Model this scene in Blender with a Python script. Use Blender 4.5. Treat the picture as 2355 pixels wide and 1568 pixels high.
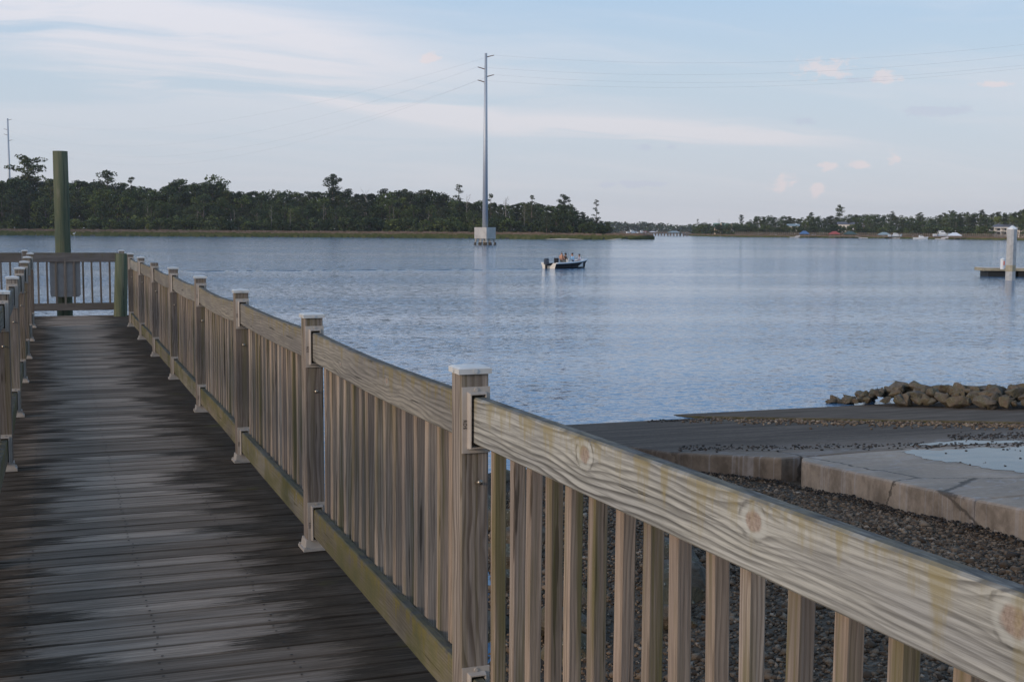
import bpy, bmesh, math, random
import numpy as np
from mathutils import Vector, Matrix, Euler

random.seed(7)
RNG = np.random.default_rng(11)
scene = bpy.context.scene
COL = scene.collection
for o in list(bpy.data.objects):
    bpy.data.objects.remove(o, do_unlink=True)

# ------------------------------------------------------------------ camera
EYE = 3.80                      # eye height above the river (z = 0)
YAW, PITCH, ROLL, FOC = 0.35397, 0.08886, -0.00656, 2870.0
CX, CY = 1177.5, 784.0
fwd0 = Vector((math.sin(YAW), math.cos(YAW), 0))
rgt0 = Vector((math.cos(YAW), -math.sin(YAW), 0))
fwd = fwd0 * math.cos(PITCH) + Vector((0, 0, -math.sin(PITCH)))
up0 = rgt0.cross(fwd)
cr, sr = math.cos(ROLL), math.sin(ROLL)
rgt = rgt0 * cr - up0 * sr
upv = rgt0 * sr + up0 * cr
cam_d = bpy.data.cameras.new('camera')
cam = bpy.data.objects.new('camera', cam_d)
COL.objects.link(cam)
cam.matrix_world = Matrix(((rgt.x, upv.x, -fwd.x, 0), (rgt.y, upv.y, -fwd.y, 0),
                           (rgt.z, upv.z, -fwd.z, EYE), (0, 0, 0, 1)))
cam_d.sensor_width = 36.0
cam_d.lens = 36.0 * FOC / 2355.0
cam_d.clip_start = 0.05
cam_d.clip_end = 12000
scene.camera = cam

SUN_DIR = Vector((-0.93, -0.28, 0.27)).normalized()
SUN_EL = math.asin(SUN_DIR.z)
SUN_AZ = math.atan2(SUN_DIR.x, SUN_DIR.y)
SKY_STRENGTH = 0.10
SUN_STRENGTH = 2.0
scene.view_settings.view_transform = 'Standard'
scene.view_settings.look = 'None'
scene.view_settings.gamma = 1.0
scene.view_settings.exposure = 0.0
scene.view_settings.use_curve_mapping = False
scene.render.resolution_x, scene.render.resolution_y = 1024, 681
scene.render.engine = 'CYCLES'
scene.cycles.max_bounces = 5
scene.cycles.diffuse_bounces = 2
scene.cycles.glossy_bounces = 3
scene.cycles.caustics_reflective = False
scene.cycles.caustics_refractive = False
scene.cycles.volume_bounces = 0


def ray(px, py):
    r = (px - CX) / FOC
    u = -(py - CY) / FOC
    return (rgt * r + upv * u + fwd)


def gz(px, py, z=0.0):
    d = ray(px, py)
    t = (z - EYE) / d.z
    return Vector((d.x * t, d.y * t, z))


def at_dist(px, dist, py=600):
    """ground position on the bearing of px at a horizontal distance"""
    d = ray(px, py)
    k = dist / math.hypot(d.x, d.y)
    return Vector((d.x * k, d.y * k, 0))


def z_at(px, py, dist):
    d = ray(px, py)
    return EYE + d.z * dist / math.hypot(d.x, d.y)


# ------------------------------------------------------------------ node helper
class G:
    def __init__(s, nt):
        s.nt = nt
        s.n = nt.nodes
        s.l = nt.links

    def _set(s, sock, v):
        if v is None:
            return
        if isinstance(v, bpy.types.NodeSocket):
            s.l.new(v, sock)
        elif isinstance(v, (tuple, list, Vector)):
            v = tuple(v)
            if len(sock.default_value) == 4 and len(v) == 3:
                v = v + (1,)
            sock.default_value = v
        else:
            sock.default_value = v

    def m(s, op, a, b=None, c=None, clamp=False):
        n = s.n.new('ShaderNodeMath')
        n.operation = op
        n.use_clamp = clamp
        for i, v in enumerate((a, b, c)):
            s._set(n.inputs[i], v)
        return n.outputs[0]

    def add(s, a, b): return s.m('ADD', a, b)
    def sub(s, a, b): return s.m('SUBTRACT', a, b)
    def mul(s, a, b): return s.m('MULTIPLY', a, b)
    def div(s, a, b): return s.m('DIVIDE', a, b)

    def vm(s, op, a, b=None):
        n = s.n.new('ShaderNodeVectorMath')
        n.operation = op
        s._set(n.inputs[0], a)
        s._set(n.inputs[1], b)
        return n.outputs['Value'] if op in ('DOT_PRODUCT', 'LENGTH') else n.outputs[0]

    def sep(s, v):
        n = s.n.new('ShaderNodeSeparateXYZ')
        s._set(n.inputs[0], v)
        return n.outputs[0], n.outputs[1], n.outputs[2]

    def comb(s, x, y, z):
        n = s.n.new('ShaderNodeCombineXYZ')
        for i, v in enumerate((x, y, z)):
            s._set(n.inputs[i], v)
        return n.outputs[0]

    def noise(s, vec, scale=1, detail=3, rough=.5, dist=0):
        n = s.n.new('ShaderNodeTexNoise')
        s._set(n.inputs['Vector'], vec)
        n.inputs['Scale'].default_value = scale
        n.inputs['Detail'].default_value = detail
        n.inputs['Roughness'].default_value = rough
        n.inputs['Distortion'].default_value = dist
        return n.outputs[0]

    def voro(s, vec, scale=1, feature='F1', out='Distance', rnd=1):
        n = s.n.new('ShaderNodeTexVoronoi')
        n.feature = feature
        s._set(n.inputs['Vector'], vec)
        n.inputs['Scale'].default_value = scale
        n.inputs['Randomness'].default_value = rnd
        return n.outputs[out]

    def ramp(s, fac, stops, interp='LINEAR'):
        n = s.n.new('ShaderNodeValToRGB')
        n.color_ramp.interpolation = interp
        e = n.color_ramp.elements
        while len(e) < len(stops):
            e.new(0.5)
        for i, (p, c) in enumerate(stops):
            e[i].position = p
            if isinstance(c, (int, float)):
                c = (c, c, c)
            e[i].color = tuple(c) + (1,)
        s._set(n.inputs[0], fac)
        return n.outputs[0]

    def mapr(s, v, a, b, c=0, d=1, smooth=True):
        n = s.n.new('ShaderNodeMapRange')
        n.interpolation_type = 'SMOOTHSTEP' if smooth else 'LINEAR'
        n.clamp = True
        for i, q in enumerate((v, a, b, c, d)):
            s._set(n.inputs[i], q)
        return n.outputs[0]

    def mix(s, fac, a, b, blend='MIX'):
        n = s.n.new('ShaderNodeMix')
        n.data_type = 'RGBA'
        n.blend_type = blend
        s._set(n.inputs[0], fac)
        s._set(n.inputs[6], a)
        s._set(n.inputs[7], b)
        return n.outputs[2]

    def objco(s):
        return s.n.new('ShaderNodeTexCoord').outputs['Object']

    def pos(s):
        return s.n.new('ShaderNodeNewGeometry').outputs['Position']

    def nz(s):
        return s.sep(s.n.new('ShaderNodeNewGeometry').outputs['True Normal'])[2]

    def rnd(s):
        return s.n.new('ShaderNodeObjectInfo').outputs['Random']

    def island(s):
        return s.n.new('ShaderNodeNewGeometry').outputs['Random Per Island']

    def bump(s, h, strength=.3, dist=.01, normal=None):
        n = s.n.new('ShaderNodeBump')
        n.inputs['Strength'].default_value = strength if not isinstance(strength, bpy.types.NodeSocket) else 1
        if isinstance(strength, bpy.types.NodeSocket):
            s.l.new(strength, n.inputs['Strength'])
        n.inputs['Distance'].default_value = dist
        s._set(n.inputs['Height'], h)
        if normal is not None:
            s.l.new(normal, n.inputs['Normal'])
        return n.outputs[0]

    def bsdf(s, col, rough=.7, metal=0, normal=None, spec=.5, ior=1.45):
        b = s.n.new('ShaderNodeBsdfPrincipled')
        s._set(b.inputs['Base Color'], col)
        s._set(b.inputs['Roughness'], rough)
        s._set(b.inputs['Metallic'], metal)
        s._set(b.inputs['Specular IOR Level'], spec)
        b.inputs['IOR'].default_value = ior
        if normal is not None:
            s.l.new(normal, b.inputs['Normal'])
        o = s.n.new('ShaderNodeOutputMaterial')
        s.l.new(b.outputs[0], o.inputs[0])
        return b


def mat(name):
    m = bpy.data.materials.new(name)
    m.use_nodes = True
    m.node_tree.nodes.clear()
    return m, G(m.node_tree)


def plain(name, col, rough=.7, metal=0, var=.15, scale=8, spec=.4):
    """painted / plain surface with gentle mottling"""
    m, g = mat(name)
    n = g.noise(g.objco(), scale, 4, .6)
    lo = tuple(c * (1 - var) for c in col)
    hi = tuple(min(1, c * (1 + var)) for c in col)
    c = g.ramp(n, [(.3, lo), (.7, hi)])
    g.bsdf(c, rough, metal, g.bump(n, .15, .01), spec)
    return m


# ------------------------------------------------------------------ world: Nishita sky with thin high cloud
def build_world():
    w = bpy.data.worlds.new('World')
    scene.world = w
    w.use_nodes = True
    w.node_tree.nodes.clear()
    g = G(w.node_tree)
    sky = g.n.new('ShaderNodeTexSky')
    sky.sky_type = 'NISHITA'
    sky.sun_disc = False
    sky.sun_elevation = SUN_EL
    sky.sun_rotation = SUN_AZ
    sky.altitude = 0
    sky.air_density = 1.0
    sky.dust_density = 1.2
    sky.ozone_density = 1.6
    d = g.n.new('ShaderNodeTexCoord').outputs['Generated']
    x, y, z = g.sep(d)
    el = g.m('ARCSINE', z)
    az = g.m('ARCTAN2', x, y)
    # veil of thin haze, strongest low down, the same all the way round
    veil = g.mapr(el, -.02, .60, .92, .58)
    veilc = g.ramp(g.mapr(el, 0, .42, 0, 1, False),
                   [(0, (6.45, 6.55, 7.1)), (.28, (5.7, 6.8, 8.0)), (.62, (4.0, 6.4, 9.5)), (1, (3.1, 5.7, 9.6))])
    c = g.mix(veil, sky.outputs[0], veilc)
    # cirrus: stretched noise on a high flat layer
    den = g.m('MAXIMUM', g.add(z, .10), .04)
    u = g.div(x, den)
    v = g.div(y, den)
    warp = g.noise(g.comb(u, v, 0), .55, 3, .55)
    wv = g.comb(g.add(g.mul(u, .55), g.mul(warp, 1.6)), g.add(g.mul(v, 1.7), g.mul(warp, 2.0)), 1.7)
    cir = g.noise(wv, .85, 7, .58, .25)

    def blob(px, py, sx, sy, rot=0.0):
        r = ray(px, py).normalized()
        a0, e0 = math.atan2(r.x, r.y), math.asin(r.z)
        da = g.sub(az, a0)
        de = g.sub(el, e0)
        ca, sa = math.cos(rot), math.sin(rot)
        a2 = g.div(g.add(g.mul(da, ca), g.mul(de, sa)), sx / FOC)
        e2 = g.div(g.sub(g.mul(de, ca), g.mul(da, sa)), sy / FOC)
        q = g.add(g.mul(a2, a2), g.mul(e2, e2))
        return g.m('EXPONENT', g.mul(q, -1.0))
    big = None
    for b in [(420, 90, 560, 105, -.10), (90, 20, 300, 60, .2), (330, 160, 210, 40, .10),
              (900, 240, 380, 34, -.16), (1500, 300, 430, 28, -.05)]:
        q = blob(*b)
        big = q if big is None else g.m('MAXIMUM', big, q)
    thin = g.mapr(cir, .40, .68, 0, .34)
    thick = g.mul(g.mapr(cir, .40, .56, .06, 1), g.mapr(big, .05, .75, 0, 1))
    cov = g.m('MINIMUM', g.add(g.mul(thick, .74), thin), .92)
    cloudc = g.ramp(g.mapr(el, .02, .2, 0, 1, False), [(0, (6.9, 6.85, 7.2)), (1, (8.1, 8.1, 8.8))])
    c0 = g.mix(thin, c, cloudc)
    c = g.mix(cov, c, cloudc)
    # small puffs of cumulus, some lit pink and some in their own shade
    pn = g.noise(g.comb(g.mul(az, 60), g.mul(el, 95), 0), 1.0, 5, .6)
    pn2 = g.noise(g.comb(g.mul(az, 140), g.mul(el, 200), 4), 1.0, 4, .6)
    pk = g.mapr(g.add(pn, g.mul(pn2, .35)), .45, .9, 0, 1)

    def puffs(lst, col, amt):
        nonlocal c
        s = None
        for b in lst:
            q = blob(*b)
            s = q if s is None else g.m('MAXIMUM', s, q)
        f = g.mul(g.mapr(g.add(s, g.mul(g.sub(pk, .5), .9)), .35, .95, 0, 1), amt)
        f = g.mul(f, g.mapr(s, .02, .15, 0, 1))
        c = g.mix(f, c, col)
    puffs([(1895, 160, 75, 22), (2030, 178, 50, 18), (1806, 422, 34, 24), (1910, 385, 26, 16), (2055, 365, 20, 22),
           (1965, 380, 36, 10), (1880, 435, 18, 16), (985, 133, 28, 13), (2300, 193, 50, 9)], (8.4, 7.2, 7.2), .55)
    puffs([(2140, 255, 90, 12), (1850, 283, 42, 10), (1480, 338, 34, 12), (1545, 338, 18, 8), (1450, 424, 95, 9),
           (1980, 185, 46, 8)], (5.2, 5.6, 6.9), .42)
    out = g.n.new('ShaderNodeOutputWorld')
    shd = []
    for cc in (c0, c):
        bg = g.n.new('ShaderNodeBackground')
        g.l.new(cc, bg.inputs[0])
        bg.inputs[1].default_value = SKY_STRENGTH
        shd.append(bg)
    # the puffs' own nodes only need evaluating where the puffs are
    ms = g.n.new('ShaderNodeMixShader')
    g.l.new(g.mul(g.m('LESS_THAN', g.m('ABSOLUTE', g.sub(az, YAW)), .72), g.mul(g.m('LESS_THAN', el, .42), g.m('GREATER_THAN', el, 0.0))), ms.inputs[0])
    g.l.new(shd[0].outputs[0], ms.inputs[1])
    g.l.new(shd[1].outputs[0], ms.inputs[2])
    g.l.new(ms.outputs[0], out.inputs[0])


build_world()
sun_l = bpy.data.lights.new('sun', 'SUN')
sun_l.energy = SUN_STRENGTH
sun_l.angle = math.radians(14)
sun_l.color = (1.0, .82, .64)
sun_o = bpy.data.objects.new('sun', sun_l)
COL.objects.link(sun_o)
sun_o.rotation_euler = SUN_DIR.to_track_quat('Z', 'Y').to_euler()


# ------------------------------------------------------------------ object helpers
def link(name, me, m=None, parent=None, loc=(0, 0, 0), rot=(0, 0, 0), scale=(1, 1, 1)):
    o = bpy.data.objects.new(name, me)
    COL.objects.link(o)
    if m is not None and me is not None and len(me.materials) == 0:
        for q in (m if isinstance(m, (list, tuple)) else [m]):
            me.materials.append(q)
    o.parent = parent
    o.location = loc
    o.rotation_euler = rot
    o.scale = scale
    return o


def tag(o, label=None, cat=None, group=None, kind=None):
    if label: o['label'] = label
    if cat: o['category'] = cat
    if group: o['group'] = group
    if kind: o['kind'] = kind
    return o


def empty(name, label, cat, loc=(0, 0, 0), rz=0.0, group=None, scale=(1, 1, 1)):
    o = bpy.data.objects.new(name, None)
    COL.objects.link(o)
    o.empty_display_size = .2
    o.location = loc
    o.rotation_euler = (0, 0, rz)
    o.scale = scale
    return tag(o, label, cat, group)


class MB:
    def __init__(s):
        s.v, s.f, s.mi = [], [], []
        s.cur = 0

    def addm(s, vs, fs):
        b = len(s.v)
        s.v += [tuple(p) for p in vs]
        for f in fs:
            s.f.append(tuple(b + i for i in f))
            s.mi.append(s.cur)
        return s

    def box(s, c, d, rot=None, taper=1.0):
        hx, hy, hz = d[0] / 2, d[1] / 2, d[2] / 2
        vs = []
        for z, t in ((-hz, 1), (hz, taper)):
            for x, y in ((-hx, -hy), (hx, -hy), (hx, hy), (-hx, hy)):
                p = Vector((x * t, y * t, z))
                if rot is not None:
                    p = rot @ p
                vs.append(p + Vector(c))
        s.addm(vs, [(3, 2, 1, 0), (4, 5, 6, 7), (0, 1, 5, 4), (1, 2, 6, 5), (2, 3, 7, 6), (3, 0, 4, 7)])
        return s

    def obox(s, c, d, axis, ch):
        """box with the four long edges chamfered; axis = long axis"""
        order = {'x': (0, 1, 2), 'y': (1, 2, 0), 'z': (2, 0, 1)}[axis]
        L, A, B = d[order[0]] / 2, d[order[1]] / 2, d[order[2]] / 2
        ring = [(A - ch, -B), (A, -B + ch), (A, B - ch), (A - ch, B), (-A + ch, B), (-A, B - ch), (-A, -B + ch), (-A + ch, -B)]
        vs = []
        for l in (-L, L):
            for a, b in ring:
                p = [0, 0, 0]
                p[order[0]], p[order[1]], p[order[2]] = l, a, b
                vs.append(Vector(p) + Vector(c))
        fs = [tuple(range(7, -1, -1)), tuple(range(8, 16))]
        for i in range(8):
            j = (i + 1) % 8
            fs.append((i, j, 8 + j, 8 + i))
        s.addm(vs, fs)
        return s

    def tube(s, pts, rad, n=8, cap=True):
        pts = [Vector(p) for p in pts]
        if not isinstance(rad, (list, tuple)):
            rad = [rad] * len(pts)
        vs, fs = [], []
        for i, p in enumerate(pts):
            d = (pts[min(i + 1, len(pts) - 1)] - pts[max(i - 1, 0)]).normalized()
            a = d.orthogonal().normalized() if abs(d.z) < .95 else Vector((1, 0, 0)) - d * d.x
            a.normalize()
            b = d.cross(a)
            for k in range(n):
                t = 2 * math.pi * k / n
                vs.append(p + (a * math.cos(t) + b * math.sin(t)) * rad[i])
        for i in range(len(pts) - 1):
            for k in range(n):
                k2 = (k + 1) % n
                fs.append((i * n + k, i * n + k2, (i + 1) * n + k2, (i + 1) * n + k))
        if cap:
            fs.append(tuple(range(n - 1, -1, -1)))
            fs.append(tuple((len(pts) - 1) * n + k for k in range(n)))
        s.addm(vs, fs)
        return s

    def prism(s, poly, z0, z1):
        n = len(poly)
        vs = [(p[0], p[1], (z0(p[0], p[1]) if callable(z0) else z0)) for p in poly] + \
             [(p[0], p[1], (z1(p[0], p[1]) if callable(z1) else z1)) for p in poly]
        fs = [tuple(range(n - 1, -1, -1)), tuple(range(n, 2 * n))]
        for i in range(n):
            j = (i + 1) % n
            fs.append((i, j, n + j, n + i))
        s.addm(vs, fs)
        return s

    def mesh(s, name, smooth=False):
        me = bpy.data.meshes.new(name)
        me.from_pydata(s.v, [], s.f)
        if smooth:
            me.polygons.foreach_set('use_smooth', [True] * len(me.polygons))
        if any(s.mi):
            me.polygons.foreach_set('material_index', s.mi)
        me.update()
        return me

    def build(s, name, m, parent=None, loc=(0, 0, 0), rot=(0, 0, 0), smooth=False, scale=(1, 1, 1)):
        return link(name, s.mesh(name, smooth), m, parent, loc, rot, scale)


def np_mesh(name, V, Fa):
    """V (n,3), Fa (m,k) numpy -> mesh"""
    me = bpy.data.meshes.new(name)
    V = np.ascontiguousarray(V, dtype=np.float32)
    Fa = np.ascontiguousarray(Fa, dtype=np.int32)
    k = Fa.shape[1]
    me.vertices.add(len(V))
    me.vertices.foreach_set('co', V.ravel())
    me.loops.add(Fa.size)
    me.loops.foreach_set('vertex_index', Fa.ravel())
    me.polygons.add(len(Fa))
    me.polygons.foreach_set('loop_start', np.arange(0, Fa.size, k, dtype=np.int32))
    me.polygons.foreach_set('loop_total', np.full(len(Fa), k, dtype=np.int32))
    me.update(calc_edges=True)
    return me


def ico(sub):
    bm = bmesh.new()
    bmesh.ops.create_icosphere(bm, subdivisions=sub, radius=1)
    V = np.array([v.co[:] for v in bm.verts])
    Fa = np.array([[v.index for v in f.verts] for f in bm.faces])
    bm.free()
    return V, Fa


def rand_rot(n):
    q = RNG.normal(size=(n, 4))
    q /= np.linalg.norm(q, axis=1)[:, None]
    w, x, y, z = q.T
    R = np.empty((n, 3, 3))
    R[:, 0] = np.stack([1 - 2 * (y * y + z * z), 2 * (x * y - z * w), 2 * (x * z + y * w)], 1)
    R[:, 1] = np.stack([2 * (x * y + z * w), 1 - 2 * (x * x + z * z), 2 * (y * z - x * w)], 1)
    R[:, 2] = np.stack([2 * (x * z - y * w), 2 * (y * z + x * w), 1 - 2 * (x * x + y * y)], 1)
    return R


def scatter_mesh(name, tv, tf, P, scale, flat=.7):
    n = len(P)
    R = rand_rot(n)
    S = np.asarray(scale)[:, None] * RNG.uniform(.65, 1.25, (n, 3))
    V = np.einsum('nij,nkj->nki', R, tv[None] * S[:, None, :])
    V[:, :, 2] *= flat
    V += P[:, None, :]
    Fa = tf[None] + (np.arange(n) * len(tv))[:, None, None]
    return np_mesh(name, V.reshape(-1, 3), Fa.reshape(-1, tf.shape[1]))

# ------------------------------------------------------------------ materials: water, ground, rock, concrete
def water_material(name='river_water', body=(.080, .172, .292)):
    m, g = mat(name)
    p = g.pos()
    x, y, z = g.sep(p)
    # wind runs roughly along the river; crests lie across it
    ca, sa = math.cos(-.25), math.sin(-.25)
    u = g.add(g.mul(x, ca), g.mul(y, sa))
    v = g.sub(g.mul(y, ca), g.mul(x, sa))
    patch = g.noise(g.comb(g.mul(u, .006), g.mul(v, .035), 2), 1.0, 3, .6)
    patch2 = g.noise(g.comb(g.mul(u, .02), g.mul(v, .16), 5), 1.0, 2, .6)
    k = g.add(g.mapr(patch, .36, .64, .55, 1.15), g.mapr(patch2, .3, .7, -.2, .2))

    def slopes(su, sv, w, detail):
        n = g.n.new('ShaderNodeTexNoise')
        g._set(n.inputs['Vector'], g.comb(g.mul(u, su), g.mul(v, sv), w))
        n.inputs['Detail'].default_value = detail
        n.inputs['Roughness'].default_value = .55
        n.inputs['Distortion'].default_value = .35
        q = g.vm('SUBTRACT', n.outputs['Color'], (.5, .5, .5))
        return q
    s1 = slopes(.62, 1.7, 0, 2)
    s2 = slopes(2.3, 5.6, 4, 3)
    tot = g.vm('ADD', g.vm('MULTIPLY', s1, (.54, .80, 0)), g.vm('MULTIPLY', s2, (.46, .60, 0)))
    sx, sy, _ = g.sep(tot)
    k = g.mul(k, g.mapr(y, 25, 140, .70, 1.12))    # sheltered near the landing, open in mid river
    sx, sy = g.mul(sx, k), g.mul(sy, k)
    # back to world axes
    wx = g.sub(g.mul(sx, ca), g.mul(sy, sa))
    wy = g.add(g.mul(sx, sa), g.mul(sy, ca))
    geo = g.n.new('ShaderNodeNewGeometry').outputs['Normal']
    nrm = g.vm('NORMALIZE', g.vm('ADD', geo, g.comb(wx, wy, 0)))
    g.bsdf(body, .08, 0, nrm, .5, 1.333)
    return m


M_WATER = water_material()


def ground_material():
    m, g = mat('gravel_bank')
    p = g.pos()
    x, y, z = g.sep(p)
    n = g.noise(p, 1.1, 5, .6)
    cells = g.voro(p, 24, 'F1', 'Color')
    cd = g.voro(p, 24, 'F1', 'Distance')
    cv = g.sep(cells)[0]
    st = g.ramp(cv, [(0, (.036, .027, .019)), (.45, (.08, .06, .042)), (.8, (.12, .094, .068)), (1, (.19, .155, .12))])
    silt = g.ramp(n, [(.3, (.045, .035, .025)), (.7, (.095, .076, .056))])
    f = g.mapr(g.noise(p, .55, 3, .5), .40, .62)
    c = g.mix(f, st, silt)
    wet = g.mapr(z, .05, .5, .45, 1)
    c = g.mix(1.0, c, g.comb(wet, wet, wet), 'MULTIPLY')
    h = g.add(g.mul(g.mapr(cd, 0, .8, 1, 0), g.sub(1.0, f)), g.mul(n, .5))
    g.bsdf(c, .85, 0, g.bump(h, .8, .03), .3)
    return m


M_GROUND = ground_material()


def rock_material():
    m, g = mat('oyster_crusted_rock')
    p = g.objco()
    off = g.mul(g.rnd(), 31.0)
    q = g.vm('ADD', p, g.comb(off, off, off))
    n = g.noise(q, 2.2, 6, .65)
    n2 = g.noise(q, 11, 4, .6)
    base = g.ramp(g.add(g.mul(n, .75), g.mul(n2, .25)), [(.3, (.050, .042, .034)), (.5, (.105, .090, .073)), (.72, (.18, .157, .130))])
    tint = g.mix(g.rnd(), base, g.mix(1.0, base, (1.25, 1.05, .85), 'MULTIPLY'))
    crust = g.mapr(g.noise(q, 1.6, 3, .5), .47, .58)
    speck = g.mapr(g.voro(q, 9, 'F1'), .12, .38, 1, 0)
    oy = g.mul(crust, speck)
    c = g.mix(g.mul(oy, .75), g.mix(g.mul(crust, .55), tint, (.11, .095, .05)), (.34, .31, .24))
    h = g.add(g.mul(n, 1.0), g.add(g.mul(n2, .35), g.mul(oy, .4)))
    g.bsdf(c, .8, 0, g.bump(h, .7, .06), .3)
    return m


M_ROCK = rock_material()


def concrete_material(name, lo, mid, hi, wetline=None, edge=True):
    m, g = mat(name)
    p = g.pos()
    x, y, z = g.sep(p)
    n = g.noise(p, .8, 6, .62, .6)
    n2 = g.noise(p, 14, 5, .65)
    grit = g.noise(p, 90, 2, .5)
    c = g.ramp(g.add(g.mul(n, .7), g.mul(n2, .3)), [(.32, lo), (.52, mid), (.68, hi)])
    # pale salt marks left by drying water
    sw = g.noise(g.comb(g.mul(x, .5), g.mul(y, 1.3), 0), .9, 4, .55, 1.6)
    salt = g.mapr(g.m('ABSOLUTE', g.sub(sw, .5)), .0, .022, 1, 0)
    c = g.mix(g.mul(salt, .32), c, (.40, .39, .41))
    cr_ = g.voro(g.vm('ADD', p, g.comb(g.mul(n, .5), g.mul(n2, .25), 0)), .33, 'DISTANCE_TO_EDGE')
    c = g.mix(g.mapr(cr_, .003, .010, .75, 0), c, (.03, .026, .022))
    vert = g.mapr(g.nz(), .5, .9, 1, 0)
    streak = g.noise(g.comb(g.mul(x, 2.2), g.mul(y, 2.2), g.mul(z, 1.6)), 1.6, 5, .65)
    c = g.mix(g.mul(vert, g.mapr(streak, .4, .7, .1, .75)), c, tuple(q * .62 for q in lo))
    rough = g.mapr(n, .35, .6, .62, .88)
    if wetline is not None:
        ed = g.add(y, g.mul(g.sub(n, .5), 1.6))
        wf = g.mapr(ed, wetline - .8, wetline + 1.2)
        bands = g.noise(g.comb(g.mul(x, .35), g.mul(y, 3.2), 3), 1, 5, .65, .4)
        c = g.mix(wf, c, g.ramp(g.add(g.mul(n2, .35), g.mul(bands, .65)), [(.32, (.045, .034, .026)), (.50, (.085, .066, .052)), (.68, (.17, .132, .104))]))
        sd = g.add(g.mul(g.sub(x, 12.1), -.774), g.mul(g.sub(y, 22.55), -.633))
        sd = g.add(sd, g.mul(g.sub(n2, .5), .5))
        c = g.mix(g.mapr(sd, .25, 1.25, .85, 0), c, g.ramp(n2, [(.3, (.075, .060, .040)), (.7, (.19, .155, .115))]))
        rough = g.mix(wf, g.comb(rough, rough, rough), (.85, .85, .85))
    g.bsdf(c, rough, 0, g.bump(g.add(g.mul(n2, .4), g.mul(grit, .5)), .35, .012), .18)
    return m


M_SLAB = concrete_material('pale_worn_concrete', (.19, .148, .113), (.33, .264, .208), (.44, .36, .29))
M_LANE = concrete_material('wet_dark_concrete', (.12, .094, .072), (.19, .150, .118), (.25, .20, .16), wetline=16.2)
M_CONC = plain('grey_concrete', (.42, .41, .39), .85, 0, .16, 3)


def far_lane_material():
    m, g = mat('far_lane_concrete')
    p = g.pos()
    x, y, z = g.sep(p)
    n = g.noise(g.comb(g.mul(x, .5), g.mul(y, 2.6), 0), 1.2, 6, .66)
    c = g.ramp(n, [(.3, (.062, .048, .037)), (.7, (.175, .140, .112))])
    vert = g.mapr(g.nz(), .5, .9, 1, 0)
    c = g.mix(vert, c, g.ramp(g.noise(p, 9, 4, .6), [(.3, (.035, .034, .012)), (.7, (.105, .088, .035))]))
    g.bsdf(c, .92, 0, g.bump(n, .3, .02), .08)
    return m


M_FARLANE = far_lane_material()

# ------------------------------------------------------------------ water, ground and ramp
wmb = MB()
wmb.addm([(-1800, -40, 0), (2600, -40, 0), (2600, 3200, 0), (-1800, 3200, 0)], [(0, 1, 2, 3)])
tag(wmb.build('river', M_WATER), 'broad blue rippled tidal river between wooded banks', kind='structure')

SLOPE, Y_WATER = .085, 22.35
def z_ramp(x, y): return SLOPE * (Y_WATER - y)


def sstep(a, b, x):
    t = min(1, max(0, (x - a) / (b - a)))
    return t * t * (3 - 2 * t)


def z_ground(x, y):
    z = z_ramp(x, y) - .34
    dip = .75 * sstep(6.5, 3.0, x) * sstep(3.5, 9.5, y)
    z -= dip
    if x < -1:
        z -= .9 * sstep(-1, -5, x)
    if y > 20:
        z -= .12 * (y - 20)
    if x > 15:
        z += .12 * sstep(16, 24, x)
    return z + .035 * math.sin(x * 2.1 + y * .7) * math.sin(y * 1.7 - x * .4)


gx = np.arange(-26, 70, .4)
gy = np.arange(-22, 40, .4)
V = np.array([(x, y, max(-3, z_ground(x, y))) for y in gy for x in gx])
nx = len(gx)
I = np.arange(len(gy) - 1)[:, None] * nx + np.arange(nx - 1)[None]
Fa = np.stack([I, I + 1, I + 1 + nx, I + nx], -1).reshape(-1, 4)
gme = np_mesh('ground', V, Fa)
gme.polygons.foreach_set('use_smooth', [True] * len(gme.polygons))
tag(link('ground', gme, M_GROUND), 'sloping bank of dark gravel and silt beside the ramp', kind='structure')


def slab_mesh(name, poly, thick, lift=0.0, bev=.05):
    bm = bmesh.new()
    top = [bm.verts.new((x, y, z_ramp(x, y) + lift)) for x, y in poly]
    bot = [bm.verts.new((x, y, z_ramp(x, y) + lift - thick)) for x, y in poly]
    ft = bm.faces.new(top)
    bm.faces.new(bot[::-1])
    n = len(poly)
    for i in range(n):
        j = (i + 1) % n
        bm.faces.new((top[j], top[i], bot[i], bot[j]))
    bm.normal_update()
    if ft.normal.z < 0:
        bmesh.ops.reverse_faces(bm, faces=bm.faces[:])
    bmesh.ops.bevel(bm, geom=list(ft.edges), offset=bev, segments=3, profile=.6, affect='EDGES')
    me = bpy.data.meshes.new(name)
    bm.to_mesh(me)
    bm.free()
    return me


def wobble(poly, amp=.010, step=.55):
    """break straight slab edges into slightly chipped ones (left side only)"""
    out = []
    for i, a in enumerate(poly):
        b = poly[(i + 1) % len(poly)]
        L = math.dist(a, b)
        k = max(1, int(L / step)) if max(a[0], b[0]) < 12 else 1
        for j in range(k):
            t = j / k
            w = amp if 0 < j else 0
            out.append((a[0] + (b[0] - a[0]) * t + random.uniform(-w, w), a[1] + (b[1] - a[1]) * t + random.uniform(-w, w)))
    return out


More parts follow.
